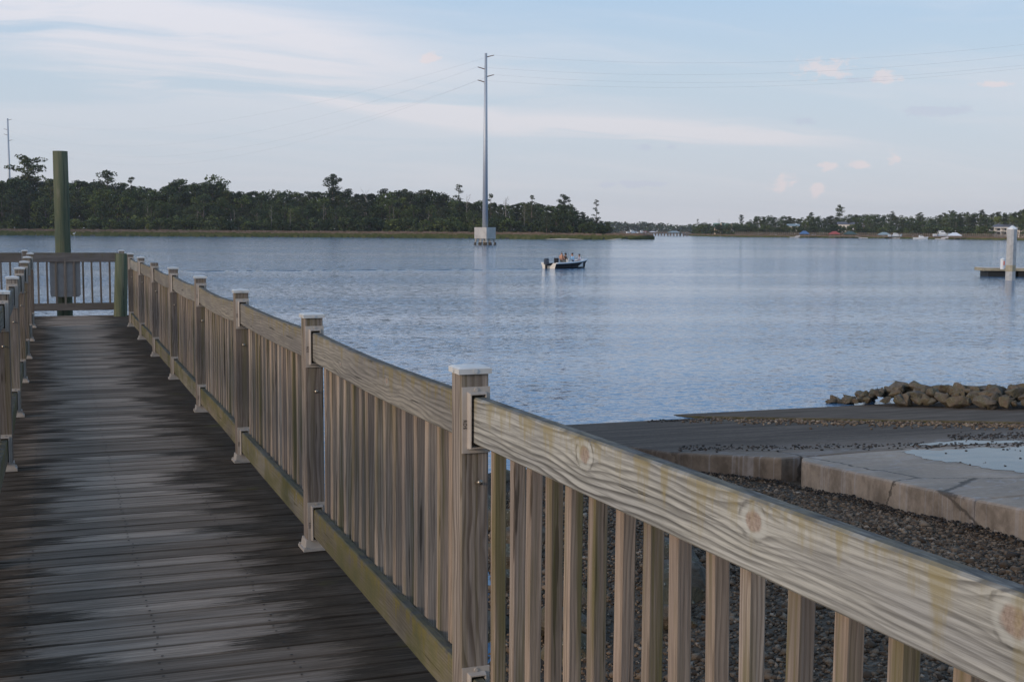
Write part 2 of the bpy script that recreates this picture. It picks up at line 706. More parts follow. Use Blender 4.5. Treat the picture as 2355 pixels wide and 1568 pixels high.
lane = [(40, 15.24), (40, 26), (7.4, 26), (8.65, 16.5), (9.60, 14.98), (11, 15.06)]
ramp = link('boat_ramp', slab_mesh('boat_ramp', wobble(lane, .01), .36), M_LANE)
tag(ramp, 'concrete boat ramp running down into the river', kind='structure')
slabs = [[(40, 10.44), (40, 15.2), (11, 15.02), (9.85, 14.86), (9.62, 14.5), (9.06, 10.44)],
         [(40, 5.0), (40, 10.41), (9.04, 10.41), (8.75, 5.0)],
         [(40, -4), (40, 4.97), (8.74, 4.97), (8.5, -4)]]
for i, p in enumerate(slabs):
    link('concrete_slab', slab_mesh('concrete_slab', wobble(p), .40), M_SLAB, ramp)
far_lane = [(60, 12.5), (60, 27), (11.0, 27), (12.1, 22.55), (16.0, 17.6), (18.6, 14.6)]
tag(link('far_ramp_lane', slab_mesh('far_ramp_lane', wobble(far_lane, .03), .3, .05), M_FARLANE),
    'second ramp lane with mossy edge below the rock groin', kind='structure')


def on_ramp(px, py, lift=0.0):
    d = ray(px, py)
    # EYE + t dz = SLOPE*(Yw - t dy) + lift
    t = (SLOPE * Y_WATER + lift - EYE) / (d.z + SLOPE * d.y)
    return Vector((d.x * t, d.y * t, EYE + d.z * t))


def puddle_material():
    m, g = mat('puddle_water')
    p = g.pos()
    n = g.noise(p, 3, 3, .5)
    g.bsdf(g.ramp(n, [(.3, (.05, .045, .04)), (.7, (.08, .072, .066))]), .03, 0, g.comb(g.mul(g.sub(g.noise(p, 4, 2, .5), .5), .03), g.mul(g.sub(n, .5), .03), 1.0), .5, 1.333)
    return m


M_PUDDLE = puddle_material()
for k, outl in enumerate([
        [(2072, 1040), (2110, 1033), (2165, 1035), (2235, 1029), (2300, 1030), (2365, 1022), (2460, 1021), (2560, 1030), (2560, 1125),
         (2440, 1106), (2355, 1086), (2290, 1079), (2245, 1070), (2200, 1063), (2150, 1058), (2115, 1050)],
        [(2080, 1022), (2150, 1016), (2235, 1012), (2330, 1013), (2400, 1016), (2330, 1019), (2240, 1020), (2160, 1023)]]):
    pts = []
    for i, a in enumerate(outl):
        b = outl[(i + 1) % len(outl)]
        for j in range(4):
            t = j / 4
            pts.append((a[0] + (b[0] - a[0]) * t + random.uniform(-12, 12), a[1] + (b[1] - a[1]) * t + random.uniform(-1.5, 1.5)))
    pm = MB()
    pw = [on_ramp(x, y, .005) for x, y in pts]
    pm.addm(pw, [tuple(range(len(pw)))])
    tag(pm.build('puddle', M_PUDDLE), 'shallow puddle on the pale concrete reflecting sky', kind='structure')

# ------------------------------------------------------------------ loose stones
ICO1 = ico(1)
ICO2 = ico(2)


def pebble_material():
    m, g = mat('gravel_stones')
    r = g.island()
    c = g.ramp(r, [(0, (.046, .030, .019)), (.35, (.105, .070, .044)), (.65, (.17, .118, .078)), (.96, (.22, .163, .113)), (1, (.36, .28, .21))])
    g.bsdf(c, .8, 0, g.bump(g.noise(g.pos(), 60, 3, .6), .4, .01), .35)
    return m


M_PEB = pebble_material()
OCT = (np.array([(1, 0, 0), (-1, 0, 0), (0, 1, 0), (0, -1, 0), (.2, .1, 1), (-.15, .1, -1)], float),
       np.array([(0, 2, 4), (2, 1, 4), (1, 3, 4), (3, 0, 4), (2, 0, 5), (1, 2, 5), (3, 1, 5), (0, 3, 5)]))
N = 105000
px_ = RNG.uniform(2.6, 9.7, N)
py_ = RNG.uniform(2.6, 16.2, N)
edge_x = np.interp(py_, [0, 5, 10.4, 14.5, 15, 16.5, 18], [8.62, 8.75, 9.05, 9.6, 9.58, 8.65, 8.4])
keep = (px_ < edge_x - .01)
# thin out over the silt patches
keep &= (np.sin(px_ * 1.3 + 2) * np.sin(py_ * .9 + px_ * .5) + RNG.uniform(-.6, 1.2, N) > -.25)
px_, py_ = px_[keep], py_[keep]
sz = RNG.lognormal(-4.12, .44, len(px_)).clip(.008, .075)
P = np.array([(x, y, z_ground(x, y) + s * .25) for x, y, s in zip(px_, py_, sz)])
tag(link('gravel', scatter_mesh('gravel', *OCT, P, sz), M_PEB), 'brown and grey gravel stones below the concrete slab', 'gravel', kind='stuff')


def dark_debris():
    m, g = mat('dark_wrack')
    c = g.ramp(g.island(), [(0, (.012, .011, .010)), (.6, (.035, .028, .022)), (1, (.08, .055, .04))])
    g.bsdf(c, .7, 0, None, .4)
    return m


M_DEB = dark_debris()
P, S_ = [], []
for i in range(420):
    x = random.uniform(1560, 2430)
    y = 1032 - (x - 1560) * .012 + random.gauss(0, 3.5)
    w = on_ramp(x, y, .0)
    P.append((w.x, w.y, w.z + .01))
    S_.append(random.uniform(.012, .034))
for i in range(330):
    x = random.uniform(2180, 2460)
    w = on_ramp(x, 1005 + random.gauss(0, 3.5) - (x - 2180) * .01, .0)
    P.append((w.x, w.y, w.z + .01))
    S_.append(random.uniform(.012, .032))
for i in range(16):
    w = on_ramp(random.uniform(2120, 2380), random.uniform(1030, 1075), .0)
    P.append((w.x, w.y, w.z + .012))
    S_.append(random.uniform(.012, .028))
for i in range(150):
    x = random.uniform(1490, 1640)
    w = on_ramp(x, 969 - (x - 1490) * .03 + random.gauss(0, 1.2), .0)
    P.append((w.x, w.y, w.z + .01))
    S_.append(random.uniform(.012, .04))
tag(link('wrack_debris', scatter_mesh('wrack_debris', *ICO1, np.array(P), np.array(S_) * .8, .5), M_DEB),
    'dark line of wet stones and wrack across the ramp', 'debris', kind='stuff')
P, S_ = [], []
for i in range(1500):
    t = random.random() ** .8
    x, y = 12.3 + (18.2 - 12.3) * t, 22.2 + (14.8 - 22.2) * t
    o = abs(random.gauss(0, .5)) + .03
    x -= o * .78
    y -= o * .62
    P.append((x, y, z_ramp(x, y) + .012))
    S_.append(random.uniform(.012, .04))
tag(link('shell_gravel', scatter_mesh('shell_gravel', *ICO1, np.array(P), np.array(S_)), M_PEB),
    'shells and small gravel strewn along the mossy lane edge', 'gravel', kind='stuff')

P, S_ = [], []
for i in range(1500):
    y = random.uniform(3.0, 16.4)
    x = float(np.interp(y, [0, 5, 10.4, 14.5, 15, 16.5, 18], [8.62, 8.75, 9.05, 9.6, 9.58, 8.65, 8.4])) - abs(random.gauss(0, .09)) - .01
    P.append((x, y, z_ground(x, y) + .012 + random.uniform(0, .035)))
    S_.append(random.uniform(.007, .024))
tag(link('undercut_weed', scatter_mesh('undercut_weed', *ICO1, np.array(P), np.array(S_), .6), M_DEB),
    'dark weed and clods under the overhanging slab edge', 'debris', kind='stuff')

# ------------------------------------------------------------------ boulders
def rock_mesh(i):
    """angular quarry stone: hull of a few points, edges worn, faces roughened"""
    r = np.random.default_rng(100 + i)
    bm = bmesh.new()
    n = 15
    P_ = r.normal(size=(n, 3))
    P_ /= np.linalg.norm(P_, axis=1)[:, None]
    P_ *= r.uniform(.72, 1.0, (n, 1))
    P_ *= np.array([r.uniform(1.0, 1.45), r.uniform(.8, 1.1), r.uniform(.62, .85)])[None]
    vs_ = [bm.verts.new(p) for p in P_]
    h = bmesh.ops.convex_hull(bm, input=vs_)
    bmesh.ops.delete(bm, geom=[g_ for g_ in h['geom_interior'] if isinstance(g_, bmesh.types.BMVert)], context='VERTS')
    bmesh.ops.dissolve_limit(bm, angle_limit=.22, verts=bm.verts[:], edges=bm.edges[:])
    bmesh.ops.bevel(bm, geom=bm.edges[:], offset=.055, segments=1, profile=.5, affect='EDGES')
    bmesh.ops.triangulate(bm, faces=bm.faces[:])
    bmesh.ops.subdivide_edges(bm, edges=[e for e in bm.edges if e.calc_length() > .28], cuts=2, use_grid_fill=True)
    bmesh.ops.triangulate(bm, faces=bm.faces[:])
    ph = r.uniform(0, 6, 6)
    for v in bm.verts:
        c = v.co
        k = .035 * math.sin(c.x * 6 + ph[0]) * math.sin(c.y * 6 + ph[1]) + .02 * math.sin(c.z * 13 + ph[2]) * math.sin(c.x * 12 + ph[3]) + r.uniform(-.012, .012)
        v.co = c * (1 + k)
    me = bpy.data.meshes.new('boulder')
    bm.to_mesh(me)
    bm.free()
    me.materials.append(M_ROCK)
    return me


ROCKS = [rock_mesh(i) for i in range(12)]


def boulder(p, s, label, group):
    o = bpy.data.objects.new('boulder', random.choice(ROCKS))
    COL.objects.link(o)
    o.location = p
    o.scale = (s, s * random.uniform(.85, 1.15), s * random.uniform(.8, 1.1))
    o.rotation_euler = (random.uniform(-.4, .4), random.uniform(-.4, .4), random.uniform(0, 6.3))
    return tag(o, label, 'boulder', group)


A = gz(1920, 926, 0)
B = on_ramp(2580, 944, .1)
axis = (B - A)
L = axis.length
axis.normalize()
perp = Vector((-axis.y, axis.x, 0)).normalized()
if perp.y < 0: perp = -perp
s = 0.0
while s < L:
    base = A + axis * s
    t = s / L
    wid = 1.45 * sstep(-.1, .22, t)
    nrow = 7 if t > .06 else 4
    for r in range(nrow):
        q = base + perp * (wid * r / 6 + random.uniform(-.10, .10)) + axis * random.uniform(-.14, .14)
        sc = random.uniform(.10, .23) * (.8 + .35 * sstep(0, .25, t))
        prof = math.sin(math.pi * min(1, max(0, (r + .5) / nrow)))
        gzv = max(z_ground(q.x, q.y), z_ramp(q.x, q.y) + .1, -.12)
        boulder((q.x, q.y, gzv + sc * .22 + .25 * prof * sstep(0, .2, t)), sc,
                ('large' if sc > .17 else 'small') + ' brown oyster-crusted boulder in the low rock groin beside the ramp', ('large' if sc > .17 else 'small') + ' boulders of the rock groin')
    s += random.uniform(.20, .27)

for i in range(34):
    for tr in range(50):
        x, y = random.uniform(2.5, 6.6), random.uniform(7.2, 18.5)
        if x < 7.4 - abs(y - 13) * .12 and x > 2.3 + (0 if y > 9 else 1.0):
            break
    sc = random.uniform(.2, .46)
    boulder((x, y, max(z_ground(x, y), -.1) + sc * .22), sc,
            ('big' if sc > .33 else 'small') + ' dark boulder of the riprap bank behind the boardwalk railing' + (', standing in water' if z_ground(x, y) < 0 else ''),
            ('big' if sc > .33 else 'small') + ' riprap boulders below the boardwalk' + (' in water' if z_ground(x, y) < 0 else ''))

# ------------------------------------------------------------------ weathered wood
def wood(name, axis='x', light=(.36, .32, .26), dark=(.15, .125, .10), ring=85, warp=.03, knots=(), moss=.5,
         mosscol=(.24, .19, .065), topdark=.0, topcol=(.040, .042, .045), algae=0.0, rough=.85, lines=1.0, warm=(1.06, .98, .9)):
    m, g = mat(name)
    x, y, z = g.sep(g.objco())
    r = g.rnd()
    r2 = g.m('FRACT', g.mul(r, 17.31))
    if axis == 'x':
        u, v, w = x, g.add(z, g.mul(y, .8)), y
        vm = z
    else:
        u, v, w = z, g.add(x, g.mul(y, .62)), y
        vm = v
    u2 = g.add(u, g.mul(r, 37.0))
    n1 = g.noise(g.comb(g.mul(u2, 1.15), g.mul(v, 5.5), g.add(g.mul(w, 3), g.mul(r2, 9))), 1, 3, .5)
    psi = g.add(v, g.mul(g.sub(n1, .5), warp * 2))
    kn_in, kn_edge, kn_dark = None, None, None
    for (ku, kv, kr) in knots:
        du = g.sub(u, ku)
        dv = g.sub(vm, kv)
        du2 = g.mul(g.mul(du, du), .30)
        r2q = g.add(du2, g.mul(dv, dv))
        psi = g.sub(psi, g.mul(dv, g.div(kr * kr * 1.15, g.add(r2q, kr * kr * .9))))
        rr = g.m('SQRT', g.add(g.mul(g.mul(du, du), .55), g.mul(dv, dv)))
        rr = g.add(rr, g.mul(g.sub(g.noise(g.comb(g.mul(u, 40), g.mul(vm, 40), 0), 1, 2, .5), .5), kr * .35))
        ki = g.mapr(rr, kr * .72, kr * .46, 0, 1)
        ke = g.mapr(g.m('ABSOLUTE', g.sub(rr, kr * .80)), kr * .02, kr * .26, 1, 0)
        kd = g.mul(g.mapr(g.m('ABSOLUTE', g.sub(rr, kr * 1.12)), kr * .02, kr * .13, 1, 0), g.mapr(g.noise(g.comb(g.mul(u, 22), g.mul(vm, 22), 4), 1, 2, .5), .42, .6))
        kn_dark = kd if kn_dark is None else g.m('MAXIMUM', kn_dark, kd)
        kn_in = ki if kn_in is None else g.m('MAXIMUM', kn_in, ki)
        kn_edge = ke if kn_edge is None else g.m('MAXIMUM', kn_edge, ke)
    ph = g.add(g.mul(psi, ring), g.add(g.mul(r, 7.0), g.mul(g.noise(g.comb(g.mul(u2, .5), g.mul(v, 9), 2), 1, 3, .55), 2.6)))
    fr = g.m('FRACT', ph)
    line = g.ramp(fr, [(0, .0), (.40, .06), (.70, .8), (.88, 1.0), (1, .0)])
    lm = g.mapr(g.noise(g.comb(g.mul(u2, .9), g.mul(v, 11), 5), 1, 3, .5), .3, .66, .30, 1)
    fib = g.noise(g.comb(g.mul(u2, 4), g.mul(v, 120), g.mul(w, 120)), 1, 4, .68)
    crack = g.mapr(g.noise(g.comb(g.mul(u2, 2.0), g.mul(v, 48), g.mul(w, 48)), 1, 3, .55), .645, .69)
    blot = g.noise(g.comb(g.mul(u2, 1.6), g.mul(v, 9), g.mul(w, 9)), 1, 4, .55)
    base = g.mix(g.mapr(r2, 0, 1, 0, 1, False), light, tuple(c * f for c, f in zip(light, warm)))
    base = g.mix(g.mapr(blot, .35, .68), base, g.mix(1.0, base, (.74, .75, .80), 'MULTIPLY'))
    base = g.mix(1.0, base, g.ramp(g.m('FRACT', g.mul(r, 7.77)), [(0, .70), (.5, .98), (1, 1.14)]), 'MULTIPLY')
    c = g.mix(g.m('MULTIPLY', g.mul(line, lm), .80 * lines, clamp=True), base, dark)
    c = g.mix(g.mapr(fib, .34, .62, .50, 0), c, tuple(q * .8 for q in dark))
    c = g.mix(g.mul(crack, .8), c, tuple(q * .3 for q in dark))
    if kn_in is not None:
        c = g.mix(g.mul(kn_edge, .5), c, tuple(min(1, q * 1.1) for q in light))
        c = g.mix(g.mul(kn_dark, .7), c, dark)
        c = g.mix(g.mul(kn_in, .85), c, g.ramp(g.noise(g.comb(g.mul(u, 130), g.mul(vm, 90), 0), 1, 3, .6),
                                               [(.3, (.20, .135, .10)), (.7, (.40, .31, .25))]))
    # moss / lichen streaks
    if axis == 'x':
        ms = g.noise(g.comb(g.mul(u2, 21), g.mul(z, 4), g.mul(r, 50)), 1, 4, .6)
        ms = g.add(ms, g.mapr(z, -.07, .07, -.20, .10, False))
    else:
        ms = g.noise(g.comb(g.mul(v, 26), g.mul(y, 26), g.mul(u2, .9)), 1, 4, .6)
    mk = g.mapr(ms, .47, .68, 0, moss)
    c = g.mix(mk, c, g.mix(g.mapr(fib, .3, .7), mosscol, tuple(q * .62 for q in mosscol)))
    if algae > 0:
        al = g.noise(g.comb(g.mul(u2, 2.6), g.mul(v, 4), g.mul(r, 20)), 1, 5, .62)
        c = g.mix(g.mapr(al, .42, .6, 0, algae), c, g.ramp(al, [(.35, (.20, .165, .05)), (.7, (.085, .09, .045))]))
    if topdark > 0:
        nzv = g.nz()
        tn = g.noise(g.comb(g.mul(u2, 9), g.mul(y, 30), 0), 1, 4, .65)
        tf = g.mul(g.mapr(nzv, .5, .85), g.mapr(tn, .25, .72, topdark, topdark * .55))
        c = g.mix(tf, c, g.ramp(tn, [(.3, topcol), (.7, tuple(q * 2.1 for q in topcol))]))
    g.bsdf(c, rough, 0, g.bump(fib, .5, .003), .15)
    return m


XR, XL, S = 1.1886, -.303, 2.44
YR1, YL1 = 3.571, 8.613
HP = 1.169
DECK = EYE - 1.572
YEND = 23.55
NEAR_UP = .034                 # the last bay climbs a little towards the shore
RAIL_Y0 = YR1 - S / 2          # centre of the bay beside the camera


def knot(px, py, r):
    d = ray(px, py)
    t = (XR - .019) / d.x
    return (d.y * t - RAIL_Y0, EYE + d.z * t - (DECK + 1.003 + NEAR_UP * (YR1 - d.y * t) / S), r)


M_RAIL_NEAR = wood('rail_board_knotty', 'x', (.435, .425, .380), (.070, .064, .056), 66, .036,
                   [knot(1340, 1045, .034), knot(1728, 1200, .033), knot(2330, 1428, .034)], .55, (.34, .265, .10), .95, lines=1.1)
M_RAIL = [wood('rail_board_%d' % i, 'x', l, d, rg, wp, kn, .55, (.27, .205, .065), .9) for i, (l, d, rg, wp, kn) in enumerate([
    ((.315, .30, .265), (.10, .092, .08), 62, .075, [(-.25, .0, .018), (.55, -.02, .012)]),
    ((.30, .283, .25), (.105, .095, .083), 70, .05, [(.3, .01, .016)]),
    ((.325, .298, .25), (.115, .10, .082), 60, .06, [(-.6, -.01, .02)])])]
M_LOWRAIL = wood('mossy_low_board', 'x', (.27, .24, .185), (.12, .10, .07), 70, .04, [], .8, (.235, .185, .055), .85, algae=.75)
M_POST = wood('post_timber', 'z', (.34, .285, .24), (.115, .088, .068), 44, .085, [], .42, (.20, .165, .06), 0)
M_BAL = wood('baluster_timber', 'z', (.41, .34, .278), (.17, .13, .10), 95, .03, [], .8, (.15, .13, .05), 0, warm=(1.08, .97, .88))
M_END = wood('end_fence_timber', 'x', (.225, .20, .18), (.085, .074, .065), 80, .04, [], .3, (.17, .14, .06), .7)
M_ENDV = wood('end_fence_slat', 'z', (.22, .19, .165), (.10, .085, .07), 80, .03, [], .3, (.13, .11, .05), 0)


def deck_material():
    m, g = mat('deck_plank')
    X, Y, Z = g.sep(g.pos())
    x, y, z = g.sep(g.objco())
    r = g.rnd()
    r2 = g.m('FRACT', g.mul(r, 13.7))
    fib = g.noise(g.comb(g.mul(g.add(x, g.mul(r, 40)), 3.6), g.mul(y, 105), g.mul(r, 9)), 1, 5, .68)
    gr = g.noise(g.comb(g.mul(g.add(x, g.mul(r, 40)), 1.1), g.mul(y, 32), g.mul(r, 9)), 1, 3, .55)
    big = g.noise(g.comb(g.mul(X, 1.4), g.mul(Y, .9), 0), 1, 4, .6)
    worn = g.ramp(gr, [(.3, (.27, .205, .155)), (.55, (.39, .302, .235)), (.75, (.48, .38, .30))])
    worn = g.mix(1.0, worn, g.ramp(r2, [(0, .52), (.5, .92), (1, 1.25)]), 'MULTIPLY')
    grime = g.ramp(fib, [(.3, (.036, .028, .021)), (.7, (.085, .066, .050))])
    # the trodden middle is worn pale, the edges are black with grime; ragged along the grain
    e = g.m('ABSOLUTE', g.sub(X, .375))
    rag = g.noise(g.comb(g.mul(g.add(X, g.mul(r, 3)), 3.2), g.mul(y, 40), g.mul(r, 60)), 1, 6, .74)
    e2 = g.add(g.add(e, g.add(g.mul(g.sub(rag, .5), .70), g.mul(g.sub(fib, .5), .62))), g.add(g.mul(g.sub(r2, .5), .42), g.mul(g.sub(big, .5), .26)))
    f = g.mapr(e2, .37, .53)
    mott = g.noise(g.comb(g.mul(X, 4), g.mul(Y, 9), 9), 1, 4, .65)
    c = g.mix(g.mul(f, g.mapr(mott, .35, .7, .98, .84)), worn, grime)
    c = g.mix(g.mapr(fib, .38, .62, .40, 0), c, (.036, .03, .024))
    seam = g.mapr(g.m('ABSOLUTE', y), .056, .067)
    c = g.mix(g.mul(seam, .45), c, (.020, .016, .013))
    scuff = g.mul(f, g.mapr(g.noise(g.comb(g.mul(X, 7), g.mul(Y, 60), 3), 1, 3, .6), .62, .74))
    c = g.mix(g.mul(scuff, .5), c, (.16, .15, .14))
    green = g.mul(g.mapr(X, .75, 1.15), g.mapr(g.noise(g.comb(g.mul(X, 3), g.mul(Y, 3), 7), 1, 4, .6), .58, .72))
    c = g.mix(g.mul(green, .5), c, (.10, .09, .035))
    g.bsdf(c, .95, 0, g.bump(fib, .5, .004), .04)
    return m


M_DECK = deck_material()


def metal_material(name, col, metal, rough):
    m, g = mat(name)
    p = g.objco()
    n = g.noise(p, 18, 4, .6)
    n2 = g.noise(g.vm('ADD', p, g.comb(g.mul(g.rnd(), 9.0), 0, 0)), 5, 4, .6)
    c = g.mix(g.mapr(n2, .45, .7, 0, .55), g.ramp(n, [(.3, tuple(q * .86 for q in col)), (.7, col)]), tuple(q * .62 for q in col))
    g.bsdf(c, rough, metal, g.bump(n, .12, .004), .5)
    return m


M_CAP = metal_material('post_cap_alloy', (.68, .655, .62), .1, .45)
M_BRK = metal_material('bracket_alloy', (.50, .435, .375), .05, .5)
M_BOLT = metal_material('steel_bolt', (.42, .36, .29), .85, .35)
M_LET = plain('letter_dark', (.09, .07, .055), .8)  # letters are a darker tone than their bracket
M_NAIL = plain('dark_nail_head', (.035, .032, .03), .9)  # flat dark tone of the nail heads

# ------------------------------------------------------------------ boardwalk deck: every plank is a piece
walk = empty('boardwalk', 'weathered grey plank boardwalk leading out to the landing', 'boardwalk', (0, 0, DECK))
PW, PG = .1360, .0090
plank_me = []
for k in range(5):
    mb = MB()
    # slightly cupped plank, long axis x
    wdt = PW - .0005 * k
    ring = [(-wdt / 2, -.036), (wdt / 2, -.036), (wdt / 2, -.004), (wdt / 2 - .004, 0), (.022, -.0016), (-.022, -.0016), (-wdt / 2 + .004, 0), (-wdt / 2, -.004)]
    Lp = 1.72
    vs = [(-Lp / 2, a, b) for a, b in ring] + [(Lp / 2, a, b) for a, b in ring]
    fs = [tuple(range(8)), tuple(range(15, 7, -1))] + [(i, 8 + i, 8 + (i + 1) % 8, (i + 1) % 8) for i in range(8)]
    mb.addm(vs, [f[::-1] for f in fs])
    me = mb.mesh('deck_plank')
    me.materials.append(M_DECK)
    plank_me.append(me)
y = 1.2
nails = MB()
XC = (XR + XL) / 2
while y < YEND - .05:
    o = bpy.data.objects.new('deck_plank', random.choice(plank_me))
    COL.objects.link(o)
    o.parent = walk
    wide = y > 20.9
    o.location = (XC + random.uniform(-.012, .012) + (-.28 if wide else 0), y, random.uniform(-.0025, .0015))
    if wide:
        o.scale = (1.35, 1, 1)
    o.rotation_euler = (random.uniform(-.010, .010), 0, random.gauss(0, .0022))
    for jx in (-.12, .34, .80):
        for dy in (-.036, .036):
            if random.random() < .9:
                a = Vector((jx + random.uniform(-.012, .012), y + dy + random.uniform(-.006, .006), .0022))
                nails.addm([a + Vector((.006 * math.cos(t * math.pi / 3), .006 * math.sin(t * math.pi / 3), 0)) for t in range(6)], [tuple(range(6))])
    y += PW + PG + random.uniform(-.001, .001)
tag(nails.build('nail_heads', M_NAIL, walk), kind='stuff')
for jx in (XL - .02, .34, XR + .02):
    MB().box((jx, 12.3, -.135), (.075, 22.6, .19)).build('stringer', M_ENDV, walk)
for py in (3.0, 6.9, 10.9, 14.8, 18.7, 22.6):
    for sx in (XL + .05, XR - .05):
        MB().tube([(sx, py, -DECK - 1.6), (sx, py, -.23)], .12, 12).build('support_pile', M_ENDV, walk, smooth=False)
MB().box((0.20, 23.45, -.14), (2.2, .07, .20)).build('end_beam', M_ENDV, walk)

# ------------------------------------------------------------------ railings
POST_H = HP - .026
def post_mesh():
    mb = MB().obox((0, 0, POST_H / 2 + .012), (.089, .089, POST_H - .024), 'z', .004)
    return mb.mesh('post')


def cap_mesh():
    mb = MB()
    mb.addm([(-.052, -.052, 0), (.052, -.052, 0), (.052, .052, 0), (-.052, .052, 0),
             (-.052, -.052, .016), (.052, -.052, .016), (.052, .052, .016), (-.052, .052, .016),
             (-.044, -.044, .020), (.044, -.044, .020), (.044, .044, .020), (-.044, .044, .020), (0, 0, .026)],
            [(3, 2, 1, 0), (0, 1, 5, 4), (1, 2, 6, 5), (2, 3, 7, 6), (3, 0, 4, 7),
             (4, 5, 9, 8), (5, 6, 10, 9), (6, 7, 11, 10), (7, 4, 8, 11), (8, 9, 12), (9, 10, 12), (10, 11, 12), (11, 8, 12)])
    for sx, sy in ((0, -1), (0, 1), (1, 0), (-1, 0)):
        c = Vector((sx * .0525, sy * .0525, .010))
        t = Vector((-sy, sx, 0))
        mb.addm([c + (t * math.cos(a) + Vector((0, 0, math.sin(a)))) * .0075 + Vector((sx, sy, 0)) * .002 for a in [i * math.pi / 4 for i in range(8)]] +
                [c + (t * math.cos(a) + Vector((0, 0, math.sin(a)))) * .0075 for a in [i * math.pi / 4 for i in range(8)]],
                [tuple(range(8))] + [(i, (i + 1) % 8, 8 + (i + 1) % 8, 8 + i) for i in range(8)])
    return mb.mesh('cap')


def bracket_mesh():
    """socket plate on the face of a post, facing local -y, centred on the rail"""
    mb = MB()
    hw, hh = .0440, .100
    iw, ih = .0222, .079
    ow, oh = .0285, .086
    # flange plate as a frame so the socket stays open
    t0, t1 = 0, -.005
    def frame(hw, hh, iw, ih, y0, y1):
        a = [(-hw, -hh), (hw, -hh), (hw, hh), (-hw, hh)]
        b = [(-iw, -ih), (iw, -ih), (iw, ih), (-iw, ih)]
        vs = [(p[0], y1, p[1]) for p in a] + [(p[0], y1, p[1]) for p in b] + [(p[0], y0, p[1]) for p in a] + [(p[0], y0, p[1]) for p in b]
        fs = []
        for i in range(4):
            j = (i + 1) % 4
            fs += [(i, j, 4 + j, 4 + i), (8 + i, 8 + j, j, i), (4 + i, 4 + j, 12 + j, 12 + i)]
        mb.addm(vs, fs)
    frame(hw, hh, ow - .001, oh - .001, 0, -.005)
    # sloped collar
    a = [(-ow, -oh), (ow, -oh), (ow, oh), (-ow, oh)]
    b = [(-ow + .003, -oh + .003), (ow - .003, -oh + .003), (ow - .003, oh - .003), (-ow + .003, oh - .003)]
    c = [(-iw, -ih), (iw, -ih), (iw, ih), (-iw, ih)]
    vs = [(p[0], -.004, p[1]) for p in a] + [(p[0], -.030, p[1]) for p in b] + [(p[0], -.030, p[1]) for p in c] + [(p[0], -.0005, p[1]) for p in c]
    fs = []
    for i in range(4):
        j = (i + 1) % 4
        for q in (0, 4, 8):
            fs.append((q + i, q + j, q + 4 + j, q + 4 + i))
    mb.addm(vs, fs)
    # screw at the top of the flange
    cs = Vector((0, -.0052, hh - .0085))
    mb.addm([cs + Vector((.0062 * math.cos(k * math.pi / 5), -.003, .0062 * math.sin(k * math.pi / 5))) for k in range(10)] +
            [cs + Vector((.0068 * math.cos(k * math.pi / 5), 0, .0068 * math.sin(k * math.pi / 5))) for k in range(10)],
            [tuple(range(10))] + [(k, (k + 1) % 10, 10 + (k + 1) % 10, 10 + k) for k in range(10)])
    return mb.mesh('rail_bracket')


def foot_mesh():
    mb = MB()
    mb.box((0, 0, .006), (.135, .135, .012))
    mb.box((0, 0, .033), (.112, .112, .042), taper=.90)
    for sx in (-1, 1):
        for sy in (-1, 1):
            mb.box((sx * .058, sy * .058, .016), (.012, .012, .008))
    return mb.mesh('foot_bracket')


def bolt_mesh():
    mb = MB()
    mb.tube([(0, 0, 0), (0, -.020, 0)], .0042, 8)
    mb.tube([(0, -.018, 0), (0, -.028, 0)], .0085, 8)
    return mb.mesh('bolt', True)


ME_POST, ME_CAP, ME_BRK, ME_FOOT, ME_BOLT = post_mesh(), cap_mesh(), bracket_mesh(), foot_mesh(), bolt_mesh()
for me, mm in ((ME_POST, M_POST), (ME_CAP, M_CAP), (ME_BRK, M_BRK), (ME_FOOT, M_BRK), (ME_BOLT, M_BOLT)):
    me.materials.append(mm)
BAL_H = .955
ME_BAL = []
for k in range(6):
    mb = MB()
    r = random.Random(k)
    n = 6
    ring = [(.0185, -.0155), (.0185, .0155), (.0155, .0185), (-.0155, .0185), (-.0185, .0155), (-.0185, -.0155), (-.0155, -.0185), (.0155, -.0185)]
    vs, fs = [], []
    b1, b2 = r.uniform(-.004, .004), r.uniform(-.004, .004)
    for i in range(n):
        t = i / (n - 1)
        bx, by = b1 * math.sin(math.pi * t), b2 * math.sin(math.pi * t)
        for a, b in ring:
            vs.append((a + bx, b + by, BAL_H * t))
    for i in range(n - 1):
        for j in range(8):
            j2 = (j + 1) % 8
            fs.append((i * 8 + j, i * 8 + j2, i * 8 + 8 + j2, i * 8 + 8 + j))
    fs += [tuple(range(7, -1, -1)), tuple((n - 1) * 8 + j for j in range(8))]
    mb.addm(vs, fs)
    me = mb.mesh('baluster')
    me.materials.append(M_BAL)
    ME_BAL.append(me)


def board_mesh(name, L, th, h, sag=0.0, bow=0.0):
    """rail board, long axis x, thickness y, height z, gently bent like a weathered board"""
    n = 14
    ch = .005
    ring = [(-th / 2, -h / 2 + ch), (-th / 2 + ch, -h / 2), (th / 2 - ch, -h / 2), (th / 2, -h / 2 + ch),
            (th / 2, h / 2 - ch), (th / 2 - ch, h / 2), (-th / 2 + ch, h / 2), (-th / 2, h / 2 - ch)]
    vs, fs = [], []
    for i in range(n):
        t = i / (n - 1)
        q = math.sin(math.pi * t)
        for a, b in ring:
            vs.append((-L / 2 + L * t, a + bow * q, b + sag * q))
    for i in range(n - 1):
        for j in range(8):
            j2 = (j + 1) % 8
            fs.append((i * 8 + j, i * 8 + 8 + j, i * 8 + 8 + j2, i * 8 + j2)[::-1])
    fs += [tuple(range(8))[::-1], tuple((n - 1) * 8 + j for j in range(8))]
    return MB().addm(vs, fs).mesh(name)


